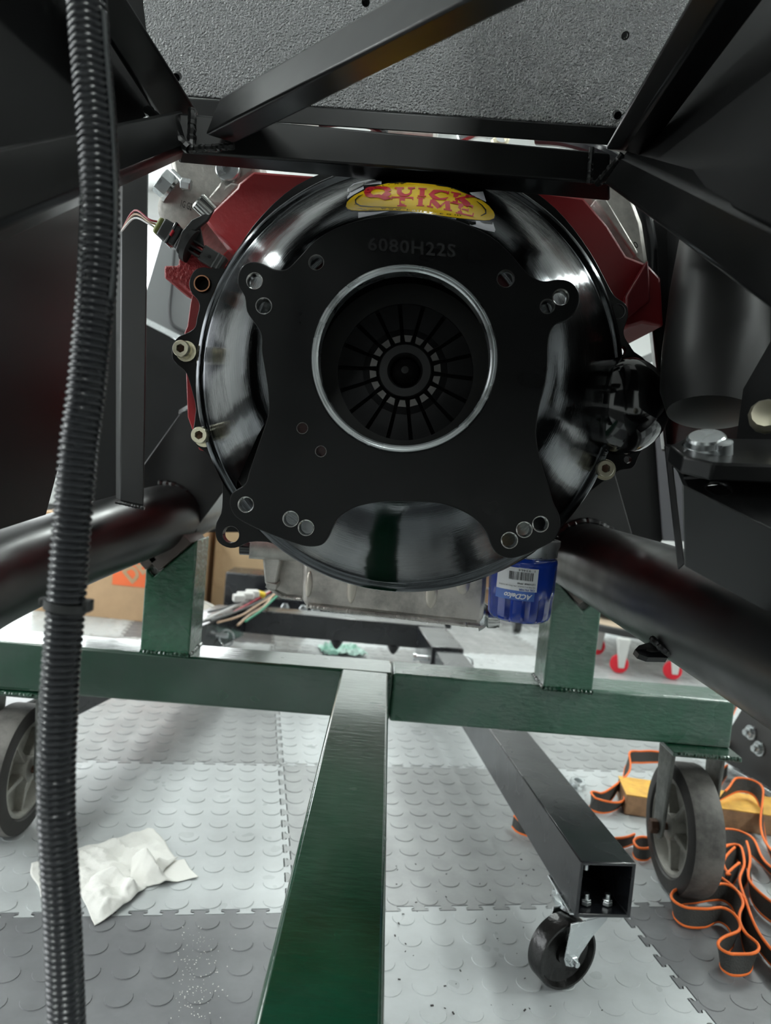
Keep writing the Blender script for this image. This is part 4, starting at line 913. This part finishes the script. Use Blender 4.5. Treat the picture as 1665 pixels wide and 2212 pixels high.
# second leg
L2a, L2b = V((-.455, 2.00, .146)), V((-.63, 1.16, .146)); d2 = (L2b - L2a).normalized(); n2 = V((-d2.y, d2.x, 0))
def rb(p, q, w_, h_): n_ = V((-(q - p).normalized().y, (q - p).normalized().x, 0)); z = V((0, 0, h_ / 2)); a = [p + n_ * w_ / 2 + z, p - n_ * w_ / 2 + z, p - n_ * w_ / 2 - z, p + n_ * w_ / 2 - z]; return hexa(BM(), a, [v + (q - p) for v in a])
obj('leg', rb(L2a + d2 * .2, L2b, .072, .070), M_HOIST, eh, bevel=.003); obj('leg_sleeve', rb(L2a - d2 * .14, L2a + d2 * .24, .086, .084), M_HOIST, eh, bevel=.003)
hitch(L2a + d2 * .06 + V((.01, 0, 0)), (1, .1, .0))
# cast leg pivots and the mast base behind
mb = F(505, 1318, .19)
obj('mast_base', box(BM(), (-.39, 2.62, .155), (.30, .14, .13)), M_HOIST, eh, bevel=.004)
obj('rear_rail', box(BM(), (-.10, 2.42, .15), (.7, .07, .05)), M_HOIST, eh, bevel=.003)
for x in (-.30, -.24, -.20): nutbolt(V((x, 2.38, .15)), (0, -1, 0), r=.014)
for x in (-.11, .06): obj('beam_lug', lathe(BM(), V((x, cy_ + .02, .112)), V((0, 0, -1)), [(.022, 0), (.012, .02), (.005, .028), (0, .028)], 16), M_HOIST, eh)
# loose wires lying on the hoist leg
wr_ = thing('wire_bundle', 'loose red, green and tan wires lying across the black hoist leg', 'wires', tuple(F(520, 1330, .19)))
wires = [(M_REDL, [(610, 1262), (580, 1280), (545, 1300), (505, 1322)]), (M_TANW, [(612, 1268), (585, 1290), (555, 1308), (520, 1330), (470, 1345)]), (M_GRN2, [(615, 1272), (590, 1295), (565, 1318), (530, 1342)]),
         (M_TANW, [(590, 1284), (572, 1308), (540, 1328), (514, 1350)]), (M_WHP, [(620, 1258), (570, 1283), (500, 1312), (440, 1340)]), (M_DPL, [(618, 1264), (560, 1300), (500, 1325), (430, 1346)]), (M_DPL, [(600, 1262), (550, 1290), (490, 1312), (450, 1322)]),
         (M_GPL, [(625, 1262), (575, 1292), (520, 1318), (455, 1342)])]
for m_, ps in wires: obj('wire', tube(BM(), spline([F(x, y, .195 + .004 * random.random()) for x, y in ps], 5), .0032, 8), m_, wr_)
for x, y, s_ in ((530, 1287, 1.0), (545, 1282, .8), (516, 1292, .7)):
    obj('wire_plug', box(BM(), F(x, y, .21), (.05 * s_, .03, .022), Matrix.Rotation(.4, 3, 'Z')), M_WHP, wr_, bevel=.004)
obj('tape_wrap', cyl(BM(), F(552, 1280, .21), F(570, 1286, .20), .010, 12), mat('yellow_tape', (.8, .55, .03), .5), wr_)

# ================================================================== BACKGROUND THINGS
def cbox(name, label, cx, cy, sx, sy, h, rot, m=M_CARD):
    R = Matrix.Rotation(rot, 3, 'Z'); t = thing(name, label, 'box', (cx, cy, 0))
    th = .006
    for s_, (ox, oy, lx, ly) in enumerate(((0, -sy / 2, sx, th), (0, sy / 2, sx, th), (-sx / 2, 0, th, sy), (sx / 2, 0, th, sy))):
        obj('side_panel', box(BM(), V((cx, cy, h / 2)) + R @ V((ox, oy, 0)), (lx, ly, h), R), m, t, smooth=False)
    for sgn in (-1, 1):
        obj('top_flap', box(BM(), V((cx, cy, h + .002)) + R @ V((0, sgn * sy / 4, 0)), (sx, sy / 2 - .003, th), R), m, t, smooth=False)
    return t, R
bxY = 2.62
t1, R1_ = cbox('cardboard_box', 'brown cardboard box with an orange printed square, behind the left post', -.96, 2.84, .56, .42, .36, -.06)
fr = lambda u, z: V((-.96, 2.84, 0)) + R1_ @ V((u, -.2145, z))
uu = .16
bm = poly_plate([fr(uu - .15, .125), fr(uu + .115, .125), fr(uu + .115, .345), fr(uu - .15, .345)], R1_ @ V((0, -.0006, 0))); obj('printed_square', bm, M_INKO, t1, smooth=False)
def diag(s_, u0, z0, wd, hgt):
    c, s2 = math.cos(.78), math.sin(.78)
    return text_mesh(BM(), s_, lambda u, v: fr(u0 + (u * wd) * c - (v * hgt) * s2, z0 + (u * wd) * s2 + (v * hgt) * c) + V((0, -.0015, 0)), bold=.04)
for s_, u0, z0, wd in (('THE HOME', uu - .10, .195, .15), ('DEPOT', uu - .075, .133, .22)): obj('printed_lettering', diag(s_, u0, z0, wd, .062), M_CARD, t1, smooth=False)
t2, R2_ = cbox('paper_sack', 'crumpled brown paper sack standing behind the black hoist', -.49, 3.00, .32, .3, .44, 0, M_BAG)
obj('orange_stripe', box(BM(), (-.475, 2.842, .36), (.035, .003, .16)), M_INKO, t2, smooth=False)
obj('torn_flap', box(BM(), (-.58, 2.842, .40), (.035, .004, .09), Matrix.Rotation(.3, 3, 'Y')), M_LABW, t2, smooth=False)
t3 = thing('tub_lid', 'round pale grey lid leaning behind the hoist leg', 'lid', (-.60, 2.30, 0))
obj('disc', lathe(BM(), V((-.60, 2.36, .055)), V((.1, -.8, .9)), [(0, 0), (.10, 0), (.105, .003), (.105, .010), (.1, .012), (0, .006)], 48), mat('lid_grey', (.42, .39, .34), .5), t3)
obj('rim', lathe(BM(), V((-.60, 2.36, .055)), V((.1, -.8, .9)), [(.103, -.002), (.109, .0), (.109, .013), (.103, .014), (.103, -.002)], 48, caps=False), mat('lid_rim', (.5, .48, .44), .4), t3)
t4 = thing('wooden_crate', 'brown wooden crate on small black wheels behind the oil filter', 'crate', (.42, 3.3, 0))
for k in range(4): obj('board', box(BM(), (.36, 3.06 , .075 + .062 * k), (.70, .02, .058)), mat('crate_wood', (.22, .13, .075), .7, var=.4, vscale=14), t4, smooth=False)
obj('lid_panel', box(BM(), (.36, 3.28, .325), (.72, .46, .02)), mat('crate_lid', (.48, .38, .26), .7), t4, smooth=False)
for x in (.08, .59): obj('wheel', lathe(BM(), V((x, 3.03, .036)), V((1, 0, 0)), [(.012, -.016), (.036, -.014), (.036, .014), (.012, .016)], 28), M_GBLK, t4)
t5 = thing('plant_dolly', 'round wooden dolly with red wheels right of the green post', 'dolly', (1.0, 2.80, 0))
obj('wood_disc', lathe(BM(), V((1.0, 2.80, .125)), V((0, 0, 1)), [(0, 0), (.29, 0), (.29, .02), (0, .02)], 64), mat('dolly_wood', (.46, .36, .26), .5, var=.25, vscale=8), t5)
obj('rubber_rim', lathe(BM(), V((1.0, 2.80, .12)), V((0, 0, 1)), [(.288, 0), (.302, .003), (.302, .024), (.288, .028), (.288, 0)], 64, caps=False), M_DPL, t5)
for px_, py_ in ((1335, 1452), (1450, 1466), (1287, 1412)):
    g = F(px_, py_, 0); r_ = .031; 
    obj('caster_wheel', lathe(BM(), V((g.x, g.y, r_)), V((-.35, -.9, 0)), [(.012, -.012), (r_, -.011), (r_, .011), (.012, .012)], 32), M_REDW, t5)
    obj('caster_fork', hexa(BM(), [V((g.x - .008, g.y - .022, .02)), V((g.x + .012, g.y - .022, .02)), V((g.x + .012, g.y - .017, .02)), V((g.x - .008, g.y - .017, .02))],
                            [V((g.x - .02, g.y - .024, .122)), V((g.x + .024, g.y - .024, .122)), V((g.x + .024, g.y + .0, .122)), V((g.x - .02, g.y + .0, .122))]), M_WHP, t5, bevel=.002)
obj('dark_pot_base', lathe(BM(), V((1.03, 2.86, .146)), V((0, 0, 1)), [(0, 0), (.22, 0), (.24, .03), (.2, .06), (0, .06)], 40), M_DPL, t5)

# ------------------------------------------------------------ timber, straps, wrench, towel, steel plate
t6 = thing('painted_timber', 'yellow painted timber offcut on the floor behind the right wheel', 'timber', tuple(F(1500, 1790, 0)))
pA_, pB_ = F(1348, 1760, 0), F(1700, 1812, 0); dT = (pB_ - pA_); dT.z = 0; LT = dT.length + .1; dT.normalize(); nT = V((-dT.y, dT.x, 0))
zz = V((0, 0, 1)); a = [pA_, pA_ + nT * .089, pA_ + nT * .089 + zz * .040, pA_ + zz * .040]
obj('timber_body', hexa(BM(), a, [p + dT * LT for p in a]), M_WOOD, t6, bevel=.003)
a = [pA_ - dT * .0005 + zz * .0395, pA_ - dT * .0005 + nT * .09 + zz * .0395, pA_ + nT * .09 + zz * .0415 - dT * .0005, pA_ + zz * .0415 - dT * .0005 - nT * .0005]
obj('painted_face', hexa(BM(), a, [p + dT * (LT + .001) for p in a]), M_YEL, t6, bevel=.0005)

def strap(parent, px, wd=.026, tilt=.25, z=None, n=8, seed=0, close=False):
    """webbing standing on its edge, following floor pixels; orange hems both sides"""
    rnd = random.Random(seed)
    pts = [F(p[0], p[1], 0) + V((0, 0, (p[2] if len(p) > 2 else .001))) for p in px]; path = spline(pts, n)
    base, top = [], []
    for i, p in enumerate(path):
        d = (path[min(i + 1, len(path) - 1)] - path[max(i - 1, 0)]); d.z = 0; d.normalize(); s_ = V((d.y, -d.x, 0))
        tl_ = tilt * math.sin(i * .23 + seed); u = (V((0, 0, 1)) * math.cos(tl_) + s_ * math.sin(tl_))
        base.append(p + V((0, 0, .003))); top.append(p + V((0, 0, .003)) + u * wd)
    bm = BM(); th = .0011; R_ = []
    for i, (b_, t_) in enumerate(zip(base, top)):
        d = (path[min(i + 1, len(path) - 1)] - path[max(i - 1, 0)]).normalized(); s_ = d.cross(t_ - b_).normalized() * th
        R_.append([bm.verts.new(b_ - s_), bm.verts.new(b_ + s_), bm.verts.new(t_ + s_), bm.verts.new(t_ - s_)])
    for a, b_ in zip(R_, R_[1:]):
        for k in range(4): bm.faces.new((a[k], a[(k + 1) % 4], b_[(k + 1) % 4], b_[k]))
    bm.faces.new(R_[0]); bm.faces.new(R_[-1])
    o = obj('webbing', bm, M_WEB, parent)
    for e in (base, top): obj('orange_hem', tube(BM(), e, .0021, 8), M_ORG, o)
ts = thing('cargo_strap', 'tangled black strap with orange edges heaped around the right caster wheel', 'strap', tuple(F(1600, 1950, 0)))
strap(ts, [(1600, 1985), (1560, 1950), (1500, 1955), (1462, 1962), (1456, 1985), (1480, 2006), (1520, 2008), (1550, 1996), (1575, 2012), (1582, 2045), (1562, 2072), (1557, 2095), (1580, 2112), (1614, 2108), (1622, 2085), (1608, 2060), (1600, 2020), (1592, 1990), (1575, 1955), (1548, 1922)], seed=1)
strap(ts, [(1545, 1780, .045), (1590, 1765, .05), (1630, 1780, .045), (1655, 1830, .003), (1690, 1900), (1740, 1960)], seed=2, tilt=.5)
strap(ts, [(1545, 1835), (1590, 1830), (1640, 1868), (1690, 1915), (1760, 1960)], seed=3, tilt=.6)
strap(ts, [(1548, 1880), (1590, 1862), (1612, 1905), (1592, 1945), (1600, 1995), (1640, 2060), (1720, 2150)], seed=4)
strap(ts, [(1600, 1850), (1620, 1900), (1622, 1945), (1650, 1985), (1720, 2030)], seed=5)
strap(ts, [(1590, 1900), (1570, 1930), (1560, 1905), (1590, 1868)], seed=6)
strap(ts, [(1560, 1760), (1545, 1730), (1556, 1700), (1568, 1680)], seed=7, tilt=.2)
strap(ts, [(1550, 1662, .02), (1562, 1635, .06), (1585, 1600, .10), (1612, 1580, .13), (1640, 1560, .14)], wd=.03, seed=8, tilt=.3)
obj('strap_hook', tube(BM(), spline([F(1540, 1905, .01), F(1555, 1895, .02), F(1565, 1905, .02), F(1560, 1915, .01), F(1545, 1918, .01)], 5), .004, 10), M_GBLK, ts)
tu = thing('cargo_strap', 'orange edged black strap end lying left of the timber', 'strap', tuple(F(1300, 1750, 0)))
strap(tu, [(1345, 1735), (1330, 1752), (1300, 1760), (1274, 1752), (1280, 1742), (1310, 1742), (1340, 1712, .02), (1350, 1695, .042), (1385, 1692, .043), (1420, 1690, .043)], seed=9, tilt=.5, wd=.024)
tv = thing('cargo_strap', 'short loop of orange edged strap poking out under the black hoist leg', 'strap', tuple(F(1130, 1800, 0)))
strap(tv, [(1106, 1790), (1118, 1802), (1145, 1812), (1200, 1830), (1260, 1840), (1330, 1838), (1365, 1828)], seed=10, tilt=.15, wd=.02)
tw = thing('cargo_strap', 'small rolled strap end between the hoist leg and the right wheel', 'strap', tuple(F(1385, 1850, 0)))
strap(tw, [(1420, 1840), (1385, 1836), (1368, 1845), (1374, 1860), (1395, 1862), (1410, 1850)], seed=11, tilt=.1, wd=.02)
# wrench
tq = thing('wrench', 'chrome ring spanner on the floor left of the timber', 'wrench', tuple(F(1245, 1700, 0)))
wp = F(1247, 1692, .006)
obj('ring_end', lathe(BM(), wp, V((.1, -.2, 1)), [(.0085, -.005), (.0155, -.005), (.017, 0), (.0155, .007), (.0085, .007), (.0085, -.005)], 28, caps=False), M_ZINC, tq)
obj('shank', hexa(BM(), [wp + V((-.005, -.013, -.003)), wp + V((.005, -.013, -.003)), wp + V((.005, -.013, .003)), wp + V((-.005, -.013, .003))], [wp + V((-.03, -.17, -.003)), wp + V((-.02, -.17, -.003)), wp + V((-.02, -.17, .003)), wp + V((-.03, -.17, .003))]), M_ZINC, tq, bevel=.001)
# paper towel
tp = thing('paper_towel', 'crumpled white paper towel on the grey floor at left', 'paper towel', tuple(F(230, 1900, 0)))
def crumple(name, corners, seed, lift=.012, n=60):
    f = bil([F(x, y, 0) for x, y in corners]); bm = BM(); g = []
    for i in range(n + 1):
        row = []
        for j in range(n + 1):
            u, v = i / n, j / n; p = f(u, v); q = V((p.x * 14 + seed, p.y * 14, seed)); q2 = q * 3.1
            h = .5 + .9 * noise.noise(q) + .6 * noise.noise(q2) + .2 * noise.noise(q2 * 2.6); r = abs(noise.noise(V((q.x * .8 + q.y * 1.2, seed * 3, q.y * .3))))
            h = max(.02, h * .6 + (1 - abs(r) * 4) * .55); e = .3 + .7 * min(1, 4 * min(u, v, 1 - u, 1 - v))
            dxy = V((noise.noise(q * 1.5 + V((9, 0, 0))), noise.noise(q * 1.5 + V((0, 9, 0))), 0)) * .006
            row.append(bm.verts.new(p + dxy + V((0, 0, .0015 + lift * h * e))))
        g.append(row)
    for i in range(n):
        for j in range(n): bm.faces.new((g[i][j], g[i + 1][j], g[i + 1][j + 1], g[i][j + 1]))
    o = obj(name, bm, M_PAPER, tp); md = o.modifiers.new('s', 'SOLIDIFY'); md.thickness = .0006
crumple('sheet', [(66, 1868), (332, 1792), (392, 1872), (88, 1945)], 1.3, .016)
crumple('sheet', [(150, 1905), (385, 1858), (300, 1935), (205, 2002)], 4.1, .022)
crumple('sheet', [(290, 1868), (395, 1858), (430, 1898), (285, 1925)], 7.7, .030)
# black steel plate at right with bolts
tz = thing('bolted_steel_plate', 'black steel plate with two bolts at the right edge behind the strap', 'steel plate', (.80, 1.6, 0))
g0, g1 = F(1556, 1652, 0), F(1700, 1742, 0); g0.z = .012; g1.z = .012; dd = (g1 - g0)
g1 = g0 + dd * 1.5; upv = V((.02, 0, 1))
pn = [g0, g1, g1 + upv * .17, g0 + dd * .32 + upv * .19, g0 + upv * .055]
nv = V((-dd.y, dd.x, 0)).normalized(); nv = -nv if nv.x > 0 else nv
obj('plate', poly_plate(pn, -nv * .012), mat('grey_black_steel', (.045, .045, .045), .45), tz, bevel=.002)
obj('foot_rail', hexa(BM(), [g0 + dd * .25 + V((-.012, 0, -.011)), g0 + dd * .25 + V((.02, 0, -.011)), g0 + dd * .25 + V((.02, 0, .003)), g0 + dd * .25 + V((-.012, 0, .003))], [g1 + V((-.012, 0, -.011)), g1 + V((.02, 0, -.011)), g1 + V((.02, 0, .003)), g1 + V((-.012, 0, .003))]), M_ZINC, tz, bevel=.001)
for x, y in ((1622, 1582), (1640, 1617)):
    p = PL(x, y, g0, nv); bm = lathe(BM(), p, nv, [(.0165, -.001), (.0165, .003)], 28); hexpts(p, nv, .0125, .003, .011, bm); lathe(bm, p, nv, [(.007, .010), (.007, .018)], 14); obj('bolt', bm, M_ZINC, tz)

# distant bodywork seen past the engine
bw = ch
def bp_(name, px, m, Y, th=.004): return obj(name, poly_plate([U(x, y, Y) for x, y in px], V((0, th, 0))), m, bw, bevel=.001)
bp_('inner_wing_panel', [(352, 505), (420, 520), (470, 560), (470, 820), (400, 742), (310, 690), (312, 640)], M_GREYP if False else mat('light_grey_wing', (.19, .2, .205), .4), 1.75)
obj('panel_bead', tube(BM(), spline([U(376, 540, 1.74), U(370, 620, 1.74), U(366, 670, 1.74), U(372, 700, 1.74), U(400, 717, 1.74), U(440, 730, 1.74)], 6), .004, 8), M_GREYP, bw)
bp_('inner_wing_panel', [(200, 640), (318, 700), (400, 745), (480, 800), (520, 1150), (200, 1150)], M_POW2, 1.6)
obj('panel_rail', rb(U(300, 686, 1.5), U(410, 742, 1.5), .012, .012), M_ZINC, bw)
obj('bracket_rail', rb(U(387, 891, 1.01), U(425, 868, 1.01), .006, .006), M_ZINC, bw)
bw2 = ch
def bp2(name, px, m, Y): return obj(name, poly_plate([U(x, y, Y) for x, y in px], V((0, .004, 0))), m, bw2, bevel=.001)
bp2('inner_wing_panel', [(1290, 930), (1420, 850), (1425, 1000), (1432, 1165), (1380, 1240), (1250, 1200)], M_POW2, 1.5)
bp2('side_strip', [(1405, 800), (1470, 800), (1480, 1170), (1432, 1168), (1420, 1000)], mat('grey_side', (.09, .09, .1), .5), 1.48)
bp2('top_rail', [(1375, 775), (1460, 738), (1460, 760), (1385, 792)], mat('pale_rail', (.25, .26, .26), .4), 1.5)

# ================================================================== LOOM IN THE FOREGROUND
hz = .36
cpts = [(176, -160), (184, -60), (190, 40), (198, 150), (208, 260), (214, 370), (216, 480), (212, 580), (204, 670), (195, 760), (185, 860), (172, 950), (163, 1050), (154, 1150), (147, 1250), (139, 1350), (131, 1450), (126, 1550), (122, 1650), (122, 1750), (127, 1850), (133, 1950), (138, 2050), (142, 2150), (146, 2260), (150, 2380)]
path = spline([U(x, y, hz) for x, y in cpts], 10)
# resample evenly
cum = [0]
for a, b_ in zip(path, path[1:]): cum.append(cum[-1] + (b_ - a).length)
pitch = .00338; N = int(cum[-1] / pitch) * 8; ev = []; j = 0
for i in range(N):
    s_ = cum[-1] * i / N
    while cum[j + 1] < s_: j += 1
    ev.append(path[j].lerp(path[j + 1], (s_ - cum[j]) / (cum[j + 1] - cum[j])))
wave = [1, 1, .985, .93, .885, .885, .93, .985]
lm = thing('cable_loom', 'black corrugated cable loom hanging down the left foreground', 'cable loom', tuple(ev[-1]))
obj('corrugated_tube', sweep(BM(), ev, circ(.0094, 28), rad=[wave[i % 8] for i in range(N)]), M_HOSE, lm)
sd = [ev[i] + (xr * .0088 - fw * .0032) for i in range(int(N * .07), int(N * .30))]
obj('split_edge', sweep(BM(), sd[::4], [(-.0012, -.0006), (.0012, -.0006), (.0012, .0006), (-.0012, .0006)]), M_LOOMSTRIP, lm)
sd = [U(x, y, .365) for x, y in ((208, -60), (216, 0), (221, 40), (222, 60))]
obj('tape_tab', sweep(BM(), spline(sd, 4), [(-.0015, -.0006), (.0015, -.0006), (.0015, .0006), (-.0015, .0006)]), M_LOOMSTRIP, lm)
zc = U(143, 1308, hz); obj('cable_tie', lathe(BM(), zc - V((0, 0, .002)), V((.08, 0, 1)), [(.0099, 0), (.0107, 0), (.0107, .0042), (.0099, .0042), (.0099, 0)], 32, caps=False), M_DPL, lm)
obj('tie_head', box(BM(), zc + V((.0108, 0, .001)), (.004, .006, .006)), M_DPL, lm, bevel=.0006)
obj('tie_head', box(BM(), zc + V((-.0108, 0, .001)), (.004, .005, .004)), M_DPL, lm, bevel=.0006)

# small litter
tb = thing('plastic_scrap', 'crumpled pale green plastic scrap under the far hoist beam', 'plastic scrap', tuple(F(740, 1408, 0)))
f = bil([F(685, 1398, 0), F(760, 1396, 0), F(795, 1420, 0), F(700, 1416, 0)]); bm = BM(); g = []
for i in range(21):
    g.append([bm.verts.new(f(i / 20, j / 20) + V((0, 0, .003 + .03 * abs(noise.noise(V((i * .35, j * .35, 2))))))) for j in range(21)])
for i in range(20):
    for j in range(20): bm.faces.new((g[i][j], g[i + 1][j], g[i + 1][j + 1], g[i][j + 1]))
obj('film', bm, mat('green_film', (.55, .72, .66), .3, col2=(.25, .55, .42), vscale=12), tb)
rnd = random.Random(8); bm = BM()
for k in range(150):
    px_, py_ = rnd.gauss(430, 28), rnd.uniform(2000, 2200)
    p = F(px_, py_, .0012); s_ = rnd.uniform(.0003, .0008)
    box(bm, p, (s_, s_ * 2, s_), Matrix.Rotation(rnd.uniform(0, 3), 3, 'Z'))
o = obj('metal_shavings', bm, mat('bright_shavings', (.85, .84, .8), .4), None, smooth=False); tag(o, 'fine bright metal shavings scattered on the dark tile near the front', 'shavings', kind='stuff')
rnd = random.Random(9); bm = BM()
for k in range(60):
    p = F(rnd.uniform(850, 1330), rnd.uniform(1850, 2190), .0012); s_ = rnd.uniform(.0006, .0018)
    box(bm, p, (s_, s_ * 2.2, s_ * .6), Matrix.Rotation(rnd.uniform(0, 3), 3, 'Z'))
o = obj('dirt_crumbs', bm, M_RUB, None, smooth=False); tag(o, 'dark crumbs of dirt scattered on the light tile by the small caster', 'dirt', kind='stuff')
